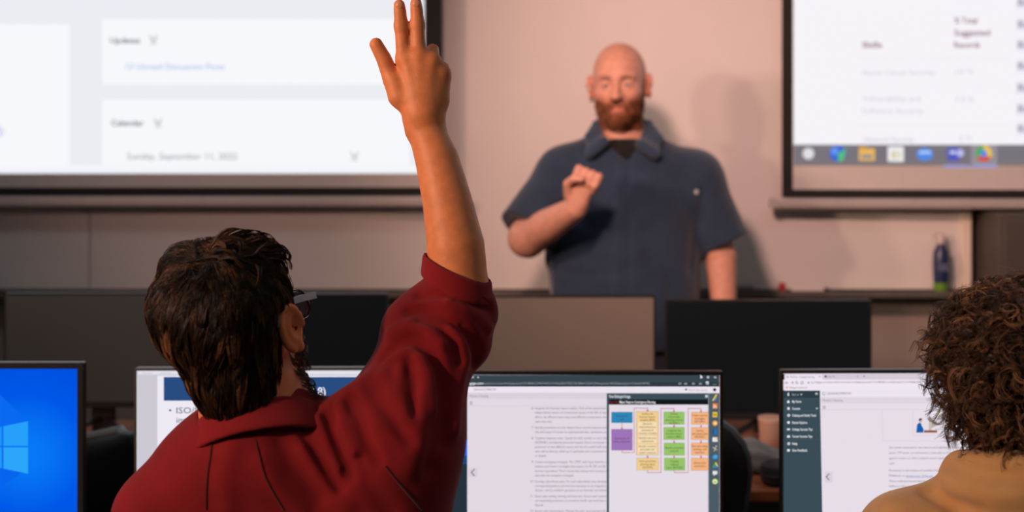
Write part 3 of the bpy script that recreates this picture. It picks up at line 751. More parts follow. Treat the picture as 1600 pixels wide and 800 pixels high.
# ------------------------------------------------------------------ chairs
def office_chair(x, y, yaw, seat_z, back_top, label, hw=0.235):
    t = tag(empty('office_chair', (x, y, 0), yaw), label, 'chair')
    MB().box(-0.24, 0.24, -0.22, 0.24, seat_z - 0.07, seat_z, 0.03, 3).build('seat', M_CHAIR, t, True)
    # backrest: rounded shell at the rear (local -y), curved plan
    n, m = 14, 12; bm = bmesh.new(); G = {}
    zb = seat_z + 0.10
    for side, off_ in ((0, 0.0), (1, -0.035)):
        for i in range(n + 1):
            for j in range(m + 1):
                u = i / n * 2 - 1; v = j / m
                wv = hw * (0.80 + 0.20 * math.sin(v * 1.5)) * math.sqrt(max(0, 1 - max(0, (v - 0.45) / 0.55) ** 2.6) + 0.02)
                G[side, i, j] = bm.verts.new((u * wv, -0.22 - 0.05 * v + 0.05 * u * u + off_ * (1 - 0.5 * abs(u) ** 4), zb + (back_top - zb) * v))
    for i in range(n):
        for j in range(m):
            bm.faces.new((G[0, i, j], G[0, i + 1, j], G[0, i + 1, j + 1], G[0, i, j + 1]))
            bm.faces.new((G[1, i, j + 1], G[1, i + 1, j + 1], G[1, i + 1, j], G[1, i, j]))
    for i in range(n):
        for j in (0, m): bm.faces.new((G[0, i, j], G[0, i + 1, j], G[1, i + 1, j], G[1, i, j]))
    for j in range(m):
        for i in (0, n): bm.faces.new((G[0, i, j], G[0, i, j + 1], G[1, i, j + 1], G[1, i, j]))
    rim = [tuple((G[1, 0, j].co + G[0, 0, j].co) / 2) for j in range(m + 1)] + [tuple((G[1, i, m].co + G[0, i, m].co) / 2) for i in range(1, n)] + [tuple((G[1, n, j].co + G[0, n, j].co) / 2) for j in range(m, -1, -1)]
    bmesh.ops.recalc_face_normals(bm, faces=bm.faces)
    me = bpy.data.meshes.new('backrest'); bm.to_mesh(me); bm.free()
    bk = link('backrest', me, M_CHAIR, t, True)
    MB().tube(rim, 0.011, 8).build('edge_trim', M_TRIM, bk, True)
    MB().tube([(0, -0.29, zb + 0.12), (0, -0.30, seat_z - 0.02), (0, -0.15, seat_z - 0.085), (0, 0, seat_z - 0.085)], 0.02, 8).build('back_bracket', M_BLACK, t, True)
    MB().lathe([(0.025, 0.10), (0.025, seat_z - 0.07)], n=14).build('gas_lift', M_BLACK, t, True)
    for k in range(5):
        a = 2 * math.pi * k / 5 + 0.3
        MB().tube([(0.02 * math.cos(a), 0.02 * math.sin(a), 0.115), (0.28 * math.cos(a), 0.28 * math.sin(a), 0.075)], [0.022, 0.014], 8).build('leg', M_BLACK, t, True)
        MB().lathe([(0.02, -0.012), (0.028, -0.008), (0.028, 0.008), (0.02, 0.012)], n=14,
                   M=Matrix.Translation((0.28 * math.cos(a), 0.28 * math.sin(a), 0.0285)) @ Matrix.Rotation(a + 1.57, 4, 'Z') @ Matrix.Rotation(math.pi / 2, 4, 'X')).build('caster', M_BLACK, t, True)
    return t
office_chair(0.285, 3.09, 0.0, 0.47, 0.93, 'empty black office chair with a grey edge behind the flow chart monitor')
office_chair(-0.80, 3.09, 0.0, 0.47, 0.875, 'empty black office chair behind the slide monitor')

# ------------------------------------------------------------------ things on the front desk
bag = tag(empty('pencil_bag', (*P(1178, 748, 3.18)[:2], DZ)), 'slumped blue-grey cloth bag on the oak desk below the black monitor', 'bag')
bm = bmesh.new(); bmesh.ops.create_uvsphere(bm, u_segments=32, v_segments=20, radius=1.0)
for v in bm.verts:
    x, y, z = v.co
    w = 1 + 0.10 * math.sin(7 * x + 2 * z) + 0.08 * math.sin(9 * y + 5 * z)
    v.co = Vector((x * 0.085 * w, y * 0.05 * w, max(z * 0.040 * w + 0.032 - 0.012 * x, 0)))
me = bpy.data.meshes.new('cloth_body'); bm.to_mesh(me); bm.free()
link('cloth_body', me, fabric('bag_cloth', (0.15, 0.195, 0.21)), bag, True)
MB().tube([(-0.06, -0.01, 0.062), (0, -0.012, 0.069), (0.055, -0.01, 0.050)], 0.003, 6).build('zip', M_BLACK, bag, True)
ca = tag(empty('headphone_case', (*P(1214, 750, 3.07)[:2], DZ)), 'round dark case leaning beside the cloth bag', 'case')
MB().lathe([(0.024, 0), (0.036, 0.008), (0.04, 0.026), (0.036, 0.045), (0.02, 0.055)], n=24).build('shell', pmat('case_navy', (0.018, 0.024, 0.032), 0.5), ca, True)
MB().lathe([(0.0402, 0.024), (0.0412, 0.026), (0.0402, 0.028)], n=24).build('zip', M_BLACK, ca, True)
cu = tag(empty('tumbler', (*P(1206, 716, 3.30)[:2], DZ)), 'pale pink tumbler standing behind the cloth bag', 'tumbler')
MB().lathe([(0.026, 0), (0.029, 0.004), (0.033, 0.095), (0.031, 0.095), (0.028, 0.012)], n=24).build('cup', pmat('tumbler_pink', (0.42, 0.26, 0.21), 0.4), cu, True)
MB().lathe([(0.034, 0.095), (0.034, 0.102), (0.02, 0.104)], n=24).build('lid', pmat('tumbler_lid', (0.5, 0.36, 0.3), 0.4), cu, True)
for px, py, dd, lab, c, hh in ((140, 0, 3.2, 'pale paper cup on the oak desk left of the crumpled tissue', (0.10, 0.10, 0.09), 0.075), ):
    q = P(px, 700, dd)
    pc = tag(empty('paper_cup', (q[0], dd, DZ)), lab, 'cup')
    MB().lathe([(0.026, 0), (0.028, 0.003), (0.036, hh), (0.033, hh), (0.026, 0.006)], n=22).build('wall', pmat('cup_paper', c, 0.7), pc, True)
    MB().tube([(0.036 * math.cos(a * .3927), 0.036 * math.sin(a * .3927), hh) for a in range(16)], 0.002, 6, closed=True).build('rim', pmat('cup_rim', (0.16, 0.15, 0.14), 0.6), pc, True)
q = P(186, 700, 3.22)
ti = tag(empty('tissue', (q[0], 3.22, DZ)), 'crumpled pale tissue on the oak desk beside the paper cup', 'tissue')
bm = bmesh.new(); bmesh.ops.create_icosphere(bm, subdivisions=3, radius=1.0)
for v in bm.verts:
    x, y, z = v.co; w = 1 + 0.22 * math.sin(6 * x + 3 * y) * math.cos(5 * z + 2 * x) + 0.12 * math.sin(13 * y + 4)
    v.co = Vector((x * 0.04 * w, y * 0.035 * w, max(0, z * 0.032 * w + 0.026)))
me = bpy.data.meshes.new('paper'); bm.to_mesh(me); bm.free()
link('crumpled_paper', me, pmat('tissue_paper', (0.24, 0.19, 0.16), 0.8), ti, False)

#@@PEOPLE@@
# ------------------------------------------------------------------ implicit-surface modelling for people and clothes
f32 = np.float32
def A(v): return np.asarray(v, dtype=f32)
def smin(a, b, k):
    if k <= 0: return np.minimum(a, b)
    h = np.clip(k - np.abs(a - b), 0, None) / k
    return np.minimum(a, b) - h * h * k * f32(0.25)
def smax(a, b, k): return -smin(-a, -b, k)
def cap(a, b, ra, rb=None):
    a = A(a); b = A(b); rb = ra if rb is None else rb
    ab = b - a; L = f32(max(float(ab @ ab), 1e-9)); ra = f32(ra); rb = f32(rb)
    def fn(p):
        h = np.clip(((p - a) @ ab) / L, 0, 1)
        q = p - a - h[:, None] * ab
        return np.sqrt(np.einsum('ij,ij->i', q, q)) - (ra + (rb - ra) * h)
    return fn
def ball(c, r):
    c = A(c); r = f32(r)
    def fn(p):
        q = p - c; return np.sqrt(np.einsum('ij,ij->i', q, q)) - r
    return fn
def ell(c, r, R=None):
    c = A(c); r = A(r); R = None if R is None else A(R)
    def fn(p):
        q = p - c
        if R is not None: q = q @ R
        q1 = q / r; q2 = q1 / r
        k0 = np.sqrt(np.einsum('ij,ij->i', q1, q1)); k1 = np.sqrt(np.einsum('ij,ij->i', q2, q2)) + f32(1e-6)
        return k0 * (k0 - 1) / k1
    return fn
def rbox(c, half, rad, R=None):
    c = A(c); half = A(half) - f32(rad); R = None if R is None else A(R); rad = f32(rad)
    def fn(p):
        q = p - c
        if R is not None: q = q @ R
        q = np.abs(q) - half
        o = np.clip(q, 0, None)
        return np.sqrt(np.einsum('ij,ij->i', o, o)) + np.minimum(q.max(axis=1), 0) - rad
    return fn
def chain(pts, rs):
    cs = [cap(pts[i], pts[i + 1], rs[i], rs[i + 1]) for i in range(len(pts) - 1)]
    def fn(p):
        d = cs[0](p)
        for c in cs[1:]: d = np.minimum(d, c(p))
        return d
    return fn
class Sdf:
    def __init__(self): self.ops = []; self.folds = []
    def add(self, fn, k=0.02): self.ops.append(('u', fn, f32(k))); return self
    def sub(self, fn, k=0.01): self.ops.append(('s', fn, f32(k))); return self
    def isect(self, fn, k=0.01): self.ops.append(('i', fn, f32(k))); return self
    def fold(self, pts, amp, width):
        """ridge (amp > 0) or groove (amp < 0) along a polyline lying on the surface"""
        self.folds.append((chain(pts, [0.0] * len(pts)), f32(amp), f32(width))); return self
    def base(self, p):
        d = None
        for op, fn, k in self.ops:
            v = fn(p)
            if d is None: d = v
            elif op == 'u': d = smin(d, v, k)
            elif op == 's': d = smax(d, -v, k)
            else: d = smax(d, v, k)
        return d
    def __call__(self, p):
        d = self.base(p)
        for fn, a, w in self.folds:
            t = fn(p) / w
            d = d - a * np.exp(-t * t)
        return d
    def trace(self, px, py, d0=1.2, off=0.0):
        """where the camera ray through a photo pixel meets the surface"""
        o = np.array([0, 0, CAMZ]); r = np.array([(px - 800) / F, 1.0, -(py - HOR) / F]); r /= np.linalg.norm(r)
        t = d0; best = (9, t)
        for _ in range(90):
            v = float(self.base(A([o + r * t]))[0])
            if abs(v) < best[0]: best = (abs(v), t)
            if abs(v) < 4e-4: break
            t += v * 0.8
            if t > 6: break
        return o + r * (best[1] - off)
def grad(fn, p, e=6e-4):
    g = np.zeros_like(p)
    for s in ((1, -1, -1), (-1, -1, 1), (-1, 1, -1), (1, 1, 1)):
        s = A(s); g += s * fn(p + s * f32(e))[:, None]
    return g / (np.linalg.norm(g, axis=1, keepdims=True) + 1e-9)
def polygonize(fn, lo, hi, h, name):
    """surface nets on a grid that is only evaluated near the surface, vertices pulled onto the surface"""
    B = 6
    lo = np.array(lo, float); hi = np.array(hi, float)
    nb = np.maximum(np.ceil((hi - lo) / (h * B)).astype(int), 1)
    n = nb * B
    bc = np.stack(np.meshgrid(*[lo[i] + (np.arange(nb[i]) + 0.5) * B * h - h * 0.5 for i in range(3)], indexing='ij'), -1).reshape(-1, 3)
    dc = fn(A(bc))
    Dg = np.repeat(np.repeat(np.repeat(dc.reshape(nb), B, 0), B, 1), B, 2).astype(f32)
    near = np.where(np.abs(dc) < B * h * 0.87 * 1.5 + 0.004)[0]
    off = np.stack(np.meshgrid(*[np.arange(B)] * 3, indexing='ij'), -1).reshape(-1, 3)
    bi = np.stack(np.unravel_index(near, nb), -1)
    for s in range(0, len(near), 4000):
        gi = (bi[s:s + 4000, None, :] * B + off[None]).reshape(-1, 3)
        pts = A(lo + gi * h)
        Dg[gi[:, 0], gi[:, 1], gi[:, 2]] = fn(pts)
    ins = (Dg < 0)
    cnt = np.zeros(n - 1, dtype=np.uint8)
    for a in (0, 1):
        for b in (0, 1):
            for c in (0, 1):
                cnt += ins[a:n[0] - 1 + a, b:n[1] - 1 + b, c:n[2] - 1 + c]
    ci = np.stack(np.where((cnt > 0) & (cnt < 8)), -1)
    vid = np.full(n - 1, -1, dtype=np.int32); vid[ci[:, 0], ci[:, 1], ci[:, 2]] = np.arange(len(ci))
    corners = np.array([(a, b, c) for a in (0, 1) for b in (0, 1) for c in (0, 1)])
    vals = np.stack([Dg[ci[:, 0] + c[0], ci[:, 1] + c[1], ci[:, 2] + c[2]] for c in corners], 1)
    acc = np.zeros((len(ci), 3)); num = np.zeros(len(ci))
    for i in range(8):
        for j in range(i + 1, 8):
            if np.abs(corners[i] - corners[j]).sum() != 1: continue
            m = (vals[:, i] < 0) != (vals[:, j] < 0)
            t = vals[m, i] / (vals[m, i] - vals[m, j])
            acc[m] += corners[i] + t[:, None] * (corners[j] - corners[i]); num[m] += 1
    V = A(lo + (ci + acc / np.maximum(num, 1)[:, None]) * h)
    for _ in range(2):
        d = fn(V); g = grad(fn, V)
        V = V - np.clip(d, -h, h)[:, None] * g
    quads = []
    for ax in range(3):
        sl0 = [slice(None)] * 3; sl1 = [slice(None)] * 3
        sl0[ax] = slice(0, -1); sl1[ax] = slice(1, None)
        x = ins[tuple(sl0)] != ins[tuple(sl1)]
        e = np.stack(np.where(x), -1)
        o1, o2 = (ax + 1) % 3, (ax + 2) % 3
        e = e[(e[:, o1] > 0) & (e[:, o2] > 0) & (e[:, o1] < n[o1] - 1) & (e[:, o2] < n[o2] - 1)]
        fl = ins[e[:, 0], e[:, 1], e[:, 2]]
        q = []
        for d1, d2 in ((0, 0), (-1, 0), (-1, -1), (0, -1)):
            c = e.copy(); c[:, o1] += d1; c[:, o2] += d2
            q.append(vid[c[:, 0], c[:, 1], c[:, 2]])
        q = np.stack(q, 1); q[~fl] = q[~fl][:, ::-1]
        quads.append(q)
    Q = np.concatenate(quads); Q = Q[(Q >= 0).all(1)]
    # flip: inside->outside winding
    Q = Q[:, ::-1] if False else Q
    me = bpy.data.meshes.new(name)
    me.vertices.add(len(V)); me.vertices.foreach_set('co', V.astype(f32).ravel())
    me.loops.add(Q.size); me.loops.foreach_set('vertex_index', Q.astype(np.int32).ravel())
    me.polygons.add(len(Q)); me.polygons.foreach_set('loop_start', (np.arange(len(Q)) * 4).astype(np.int32))
    me.update(calc_edges=True); me.validate()
    # outward check by signed volume
    T = V[Q]; vol = np.einsum('ij,ij->i', T[:, 0], np.cross(T[:, 1], T[:, 2])).sum()
    if vol < 0: me.flip_normals()
    return me, V
def colour(me, col):
    """per-vertex multiplier for the skin's own colour (lips, beard shadow)"""
    a = me.color_attributes.new('tone', 'FLOAT_COLOR', 'POINT')
    c = np.ones((len(me.vertices), 4), dtype=f32); c[:, :3] = col
    a.data.foreach_set('color', c.ravel())
def strands(name, paths, r0, r1, mats, parent, sides=3, midx=None):
    """paths (N,S,3) -> thin tapering tubes in one mesh"""
    N, Sg, _ = paths.shape
    t = np.gradient(paths, axis=1); t /= np.linalg.norm(t, axis=2, keepdims=True) + 1e-9
    ref = np.array([0.31, 0.72, 0.62]); s = np.cross(t, ref); s /= np.linalg.norm(s, axis=2, keepdims=True) + 1e-9
    u = np.cross(s, t)
    rad = np.linspace(1, 0, Sg)[None, :, None] ** 0.6 * (np.asarray(r0).reshape(-1, 1, 1) - r1) + r1
    ring = np.stack([paths + rad * (math.cos(a) * s + math.sin(a) * u) for a in [2 * math.pi * k / sides for k in range(sides)]], 2)
    V = ring.reshape(-1, 3)
    idx = np.arange(N * Sg * sides).reshape(N, Sg, sides)
    a = idx[:, :-1, :]; b = np.roll(idx, -1, axis=2)[:, :-1, :]; c = np.roll(idx, -1, axis=2)[:, 1:, :]; d = idx[:, 1:, :]
    Q = np.stack([a, b, c, d], -1).reshape(-1, 4)
    me = bpy.data.meshes.new(name)
    me.vertices.add(len(V)); me.vertices.foreach_set('co', (V - np.array(parent.matrix_basis.translation)).astype(f32).ravel())
    me.loops.add(Q.size); me.loops.foreach_set('vertex_index', Q.astype(np.int32).ravel())
    me.polygons.add(len(Q)); me.polygons.foreach_set('loop_start', (np.arange(len(Q)) * 4).astype(np.int32))
    me.update(calc_edges=True)
    o = link(name, me, mats, parent, True)
    if midx is not None:
        me.polygons.foreach_set('material_index', np.repeat(np.asarray(midx, np.int32), (Sg - 1) * sides))
    return o
def rot(yaw, pitch, roll):
    """head frame: columns are right, forward, up; yaw to the right, pitch up, roll to the right (degrees)"""
    R = Matrix.Rotation(-math.radians(yaw), 3, 'Z') @ Matrix.Rotation(math.radians(pitch), 3, 'X') @ Matrix.Rotation(math.radians(roll), 3, 'Y')
    return np.array(R)
class Head:
    def __init__(self, c, R, s=1.0): self.c = np.array(c, float); self.R = R; self.s = s
    def w(self, x, y, z): return self.c + self.R @ (np.array([x, y, z]) * self.s)
    def local(self, p): return ((p - A(self.c)) @ A(self.R)) / f32(self.s)
    def build(self, S_, beard=0.0, nose=1.0):
        w, s, R = self.w, self.s, self.R
        E = lambda c, r: ell(w(*c), np.array(r) * s, R)
        Bl = lambda c, r: ball(w(*c), r * s)
        C = lambda a, b, ra, rb: cap(w(*a), w(*b), ra * s, rb * s)
        S_.add(E((0, -.008, .015), (.076, .097, .088)), 0)
        S_.add(E((0, .030, -.030), (.064, .064, .085)), .03)
        S_.add(E((0, .032, -.085), (.052 + beard, .056 + beard, .044 + beard)), .03)
        S_.add(Bl((0, .074, -.115), .018 + beard), .025)
        for q in (-1, 1):
            S_.add(Bl((q * .042, .058, -.042), .022), .02)
            S_.add(C((q * .012, .088, .004), (q * .046, .074, .004), .010, .008), .014)
        S_.add(C((0, .090, -.012), (0, .109, -.050), .007, .0125), .010)
        for q in (-1, 1):
            S_.add(Bl((q * .0115, .099, -.054), .0085), .006)
            S_.sub(Bl((q * .031, .104, -.017), .0195), .010)
            S_.add(Bl((q * .031, .0785, -.018), .0145), .004)          # lids round the eye
            S_.sub(E((q * .031, .096, -.018), (.0115, .012, .0032)), .002)
            # ears: a tilted shell with a rim, a hollow and a lobe
            ex = np.array([math.cos(math.radians(28)), -q * 0.0, 0])
            Re = R @ np.array(Matrix.Rotation(-q * math.radians(26), 3, 'Z') @ Matrix.Rotation(math.radians(-8), 3, 'X'))
            ec = (q * .083, -.004, -.022)
            S_.add(ell(w(*ec), np.array((.0065, .019, .031)) * s, Re), .007)
            rim = []
            for k in range(11):
                a = math.radians(-70 + k * 25)
                rim.append(w(*(np.array(ec) + np.array(Matrix.Rotation(-q * math.radians(26), 3, 'Z')) @ np.array((q * .003, -.019 * math.cos(a) * 0.97, .031 * math.sin(a) + .001)))))
            S_.add(chain(rim, [.0042 * s] * len(rim)), .004)
            S_.add(Bl((q * .084, .003, -.050), .0075), .006)
            S_.sub(E((q * .0905, -.001, -.021), (.006, .010, .015)), .004)
        # lips
        S_.add(chain([w(-.024, .083, -.080), w(-.010, .094, -.0765), w(0, .095, -.078), w(.010, .094, -.0765), w(.024, .083, -.080)], [.003 * s, .0055 * s, .0055 * s, .0055 * s, .003 * s]), .005)
        S_.add(chain([w(-.020, .083, -.085), w(0, .092, -.088), w(.020, .083, -.085)], [.003 * s, .007 * s, .003 * s]), .005)
        S_.fold([w(-.024, .088, -.082), w(0, .099, -.0825), w(.024, .088, -.082)], -.002, .003)
    def eyes(self, root, iris=(0.10, 0.16, 0.2)):
        M_EYE = pmat('eye_white', (0.50, 0.45, 0.42), 0.3); M_IR = pmat('iris_%d' % int(iris[0] * 100), iris, 0.15)
        for q in (-1, 1):
            c = Vector(self.w(q * .031, .0785, -.018)); r = .0128 * self.s
            bm = bmesh.new(); bmesh.ops.create_uvsphere(bm, u_segments=20, v_segments=14, radius=r)
            fw = Vector(self.R @ np.array([0, 1, 0]))
            M = Matrix.Translation(c - Vector(root.location)) @ fw.to_track_quat('Z', 'Y').to_matrix().to_4x4()
            bmesh.ops.transform(bm, matrix=M, verts=bm.verts)
            me = bpy.data.meshes.new('eye'); 
            for f in bm.faces:
                l = (f.calc_center_median() + Vector(root.location) - c).normalized()
                f.material_index = 1 if l.dot(fw) > 0.80 else 0
            bm.to_mesh(me); bm.free()
            link('eye', me, [M_EYE, M_IR], root, True)
    def lips(self, V, base, lip):
        L = self.local(A(V)); t = np.exp(-(L[:, 0] / .02) ** 4 - ((L[:, 1] - .092) / .014) ** 4 - ((L[:, 2] + .082) / .0085) ** 4)[:, None]
        return base * (1 - t) + np.array(lip) * t
def hand(S_, wrist, mcps, fingers, thumb, rp=0.0125, k=.012):
    """palm fan from wrist to the knuckles, then each finger as its own chain (points, radii)"""
    for m_, r_ in mcps: S_.add(cap(wrist[0], m_, wrist[1], r_), k)
    for i in range(len(mcps) - 1): S_.add(cap(mcps[i][0], mcps[i + 1][0], mcps[i][1], mcps[i + 1][1]), .006)
    for pts, rs in fingers + [thumb]: S_.add(chain(pts, rs), .0045)
def simple_hand(S_, w, fdir, side, palmn, curl=0.5, s=1.0):
    """relaxed hand: w wrist, fdir finger direction, side towards the thumb, palmn palm normal"""
    w = np.array(w, float); fdir = np.array(fdir, float) / np.linalg.norm(fdir); side = np.array(side, float); palmn = np.array(palmn, float)
    mc = [w + fdir * .088 * s + side * o * s for o in (.030, .010, -.010, -.028)]
    fl = [(.040, .024, .020), (.044, .027, .021), (.041, .025, .020), (.032, .019, .018)]
    fingers = []
    for m_, (a, b, c) in zip(mc, fl):
        pts = [m_]; ang = curl * .5; d = fdir
        for L in (a, b, c):
            d = math.cos(ang) * fdir + math.sin(ang) * palmn; pts.append(pts[-1] + d * L * s); ang += curl
        fingers.append((pts, [.0105 * s, .0095 * s, .0085 * s, .0075 * s]))
    tb = [w + fdir * .02 * s + side * .022 * s, w + fdir * .055 * s + side * .048 * s + palmn * .012 * s, w + fdir * .085 * s + side * .055 * s + palmn * .022 * s, w + fdir * .105 * s + side * .052 * s + palmn * .03 * s]
    hand(S_, (w, .024 * s), [(m_, .0125 * s) for m_ in mc], fingers, (tb, [.016 * s, .0125 * s, .0105 * s, .0085 * s]))
def seated_legs(root, hipx, hy, hz, knee_y, mat, shoe_mat, spread=0.11):
    S_ = Sdf(); S_.add(ell((hipx, hy, hz), (.19, .15, .11)), 0)
    for q in (-1, 1):
        S_.add(chain([(hipx + q * .09, hy, hz - .01), (hipx + q * spread, knee_y, hz + .005)], [.088, .066]), .05)
        S_.add(chain([(hipx + q * spread, knee_y, hz), (hipx + q * (spread + .01), knee_y + .02, .115)], [.064, .052]), .03)
    me, V = polygonize(S_, (hipx - .30, hy - .2, .04), (hipx + .30, knee_y + .14, hz + .16), .010, 'trousers')
    link_world('trousers', me, mat, root)
    for q in (-1, 1):
        shoe(root, hipx + q * (spread + .01), knee_y + .03, 1, shoe_mat)
def shoe(root, x, y, dirn, mat):
    S_ = Sdf(); S_.add(ell((x, y + dirn * .07, .045), (.047, .14, .045)), 0); S_.add(cap((x, y - dirn * .01, .05), (x, y - dirn * .01, .11), .045, .05), .03)
    S_.isect(lambda p: -(p[:, 2] - f32(.001)), .004)
    me, V = polygonize(S_, (x - .07, y - .24, -.01), (x + .07, y + .24, .18), .008, 'shoe')
    link_world('shoe', me, mat, root)

# skins and cloth
def skin(name, c, rough=0.5):
    return pmat(name, c, rough, noise=0.10, nscale=55, bump=0.18, bscale=420, sss=0.12, attr='tone', spec=0.4)
SKIN1 = skin('skin_warm', (0.80, 0.275, 0.105)); SKIN2 = skin('skin_tan', (0.30, 0.15, 0.08)); SKIN3 = skin('skin_ruddy', (0.56, 0.285, 0.205))
RED_CLOTH = fabric('red_jacket_cloth', (0.235, 0.0095, 0.0135), 0.14, 1500, 0.3, sheen=0.06)
RED_RIB = fabric('red_rib_cloth', (0.27, 0.011, 0.016), 0.10, 2500, 0.5, sheen=0.06)
RED_SEAM = fabric('red_seam_thread', (0.085, 0.005, 0.007), 0.1, 2000, 0.3)
NAVY = fabric('navy_shirt_cloth', (0.019, 0.037, 0.070), 0.15, 700, 0.3)
NAVY2 = fabric('navy_collar_cloth', (0.022, 0.045, 0.085), 0.15, 700, 0.3)
TANC = pmat('tan_hoodie_cloth', (0.74, 0.40, 0.165), 0.9, noise=0.08, nscale=18, bump=0.5, bscale=900, sheen=0.3, spec=0.2)
JEANS = fabric('dark_denim', (0.02, 0.026, 0.045), 0.2, 900, 0.4)
SHOE = pmat('shoe_black', (0.02, 0.02, 0.02), 0.5)

# ================================================================== student with the raised hand
D1 = 1.86
st = tag(empty('person', (-0.39, 1.82, 0)), 'seated person in a dark red jacket and glasses raising one hand', 'person')
H1 = Head(P(364, 504, D1), rot(13, 10, -12), 1.02)
nb = P(405, 668, D1 + .01)                       # base of the neck
LS, RS = P(252, 806, D1), P(610, 676, D1 + .015)
EL = P(722, 452, 1.955); WR = P(663, 196, 2.00)
hp = lambda x, y, dd=0.0: P(x, y, 2.0 + dd)
B1 = Sdf(); H1.build(B1)
B1.add(cap(H1.w(0, -.022, -.055), nb, .054, .060), .03)
B1.add(cap(nb, nb + (0, .02, -.1), .075, .10), .05)
B1.add(ell(nb + (0.02, .02, -.30), (.155, .095, .30)), .05)
B1.add(cap(nb + (0, .01, -.05), LS, .05, .045), .04); B1.add(cap(nb + (0, .01, -.05), RS, .05, .045), .04)
B1.add(chain([RS, EL], [.044, .034]), .02)
fa = [(717, 440, 1.956, .0425), (712, 385, 1.96, .0425), (699, 315, 1.97, .0365), (683, 250, 1.985, .0325), (666, 205, 1.998, .0270)]
B1.add(chain([P(x, y, d) for x, y, d, r in fa], [r for *_, r in fa]), .012)
B1.add(cap(P(655, 200, 2.0), P(651, 160, 2.0), .021, .019), .012); B1.add(cap(P(674, 202, 2.0), P(679, 160, 2.0), .019, .017), .012)
mc = [(hp(632, 92), .0125), (hp(654, 88, -.004), .0125), (hp(675, 96, -.003), .0120), (hp(691, 113, .004), .0112)]
fing = [([hp(632, 92), hp(627, 40), hp(625, 18), hp(624, 8)], [.0122, .0100, .0094, .0086]),
        ([hp(654, 88, -.002), hp(652.5, 38), hp(651, 15), hp(650, 5)], [.0122, .0102, .0095, .0087]),
        ([hp(675, 96), hp(676, 78, .030), hp(672, 98, .048), hp(668, 114, .036)], [.0115, .0098, .009, .0082]),
        ([hp(691, 113), hp(693, 106, .028), hp(688, 124, .042), hp(684, 136, .030)], [.0108, .0088, .008, .0074])]
thumb = ([hp(640, 165, .004), hp(612, 124, .006), hp(600, 92, .004), hp(587.5, 69, .002)], [.0170, .0134, .0116, .0098])
hand(B1, (hp(661, 178), .022), mc, fing, thumb, k=.016)
B1.add(cap(hp(624, 150), hp(618, 128), .017, .0125), .012)                                   # ball of the thumb
B1.add(cap(hp(686, 155, .004), hp(690, 125, .006), .0145, .0125), .012)
for (x, y, r) in ((627, 41, .0099), (652.5, 39, .0099)): B1.add(ball(hp(x, y), r + .0006), .006)      # finger joints
for a, b_ in (((632, 96), (646, 150)), ((654, 92), (656, 150)), ((675, 100), (666, 150))):      # tendons
    B1.fold([hp(*a, -.014), hp(*b_, -.018)], .0014, .006)
for x in (627, 652.5):
    for dy in (-3, 1, 5): B1.fold([hp(x - 6, 39 + dy, -.0095), hp(x + 6, 39 + dy, -.0095)], -.0006, .0016)
lw = LS + np.array([-.06, .13, -.30])             # other arm, resting in front
lel = LS + np.array([-.05, .02, -.28]); lwr = LS + np.array([.10, .16, -.28])
lel = np.array([LS[0] - .035, LS[1] + .03, .74]); lwr = np.array([LS[0] + .04, LS[1] + .26, .745])
B1.add(chain([LS, lel, lwr], [.045, .04, .028]), .02)
simple_hand(B1, lwr, (0.2, 0.97, 0.0), np.array([1, -.2, 0]), np.array([0, 0, -1.0]), .25, .95)
me, V = polygonize(B1, (-.78, 1.66, .62), (.04, 2.32, 1.80), .0042, 'body')
col = np.ones((len(V), 3)); col = H1.lips(V, col, (.85, .6, .6)); colour(me, col)
link_world('body', me, SKIN1, st); H1.eyes(st)
M_NAIL = pmat('nail', (0.78, 0.32, 0.16), 0.35)
for x, y in ((624.2, 8), (650.3, 6)):
    S_ = Sdf(); S_.add(ell(hp(x, y, -.0077), (.0056, .0022, .0066)), 0)
    n_, _ = polygonize(S_, hp(x, y) - .02, hp(x, y) + .02, .0013, 'nail'); link_world('nail', n_, M_NAIL, st)

# jacket
J = Sdf()
J.add(ell(nb + (0.028, .012, -.30), (.215, .135, .335)), 0)
J.add(cap(P(352, 722, D1 - .005), P(258, 812, D1), .060, .064), .06)
J.add(cap(nb + (0, .0, -.045), P(330, 742, D1), .085, .07), .05)
J.add(cap(nb + (.0, .0, -.045), P(560, 735, D1 + .01), .085, .08), .05)
J.add(chain([P(612, 690, D1 + .01), P(655, 585, 1.905), P(690, 515, 1.935), P(713, 462, 1.95)], [.082, .072, .064, .052]), .035)
J.add(cap(P(620, 700, D1 + .015), P(578, 900, D1 + .01), .090, .10), .05)
J.add(chain([LS, lel + (0, 0, .0), lel * .35 + lwr * .65], [.062, .056, .046]), .03)                 # other sleeve
cuffA, cuffB = P(713, 466, 1.952), P(719, 424, 1.957)
for (x, y, r) in ((563, 628, .026), (541, 641, .024), (522, 655, .020), (588, 612, .024)):     # bunched shoulder
    J.add(ball(P(x, y, D1 - .01), r), .018)
J.add(ball(P(668, 484, 1.94), .037), .02); J.add(ball(P(640, 512, 1.925), .040), .025); J.add(ball(P(746, 492, 1.95), .030), .022); J.add(ball(P(733, 540, 1.935), .031), .02)
tr = lambda pts: [J.trace(x, y) for x, y in pts]
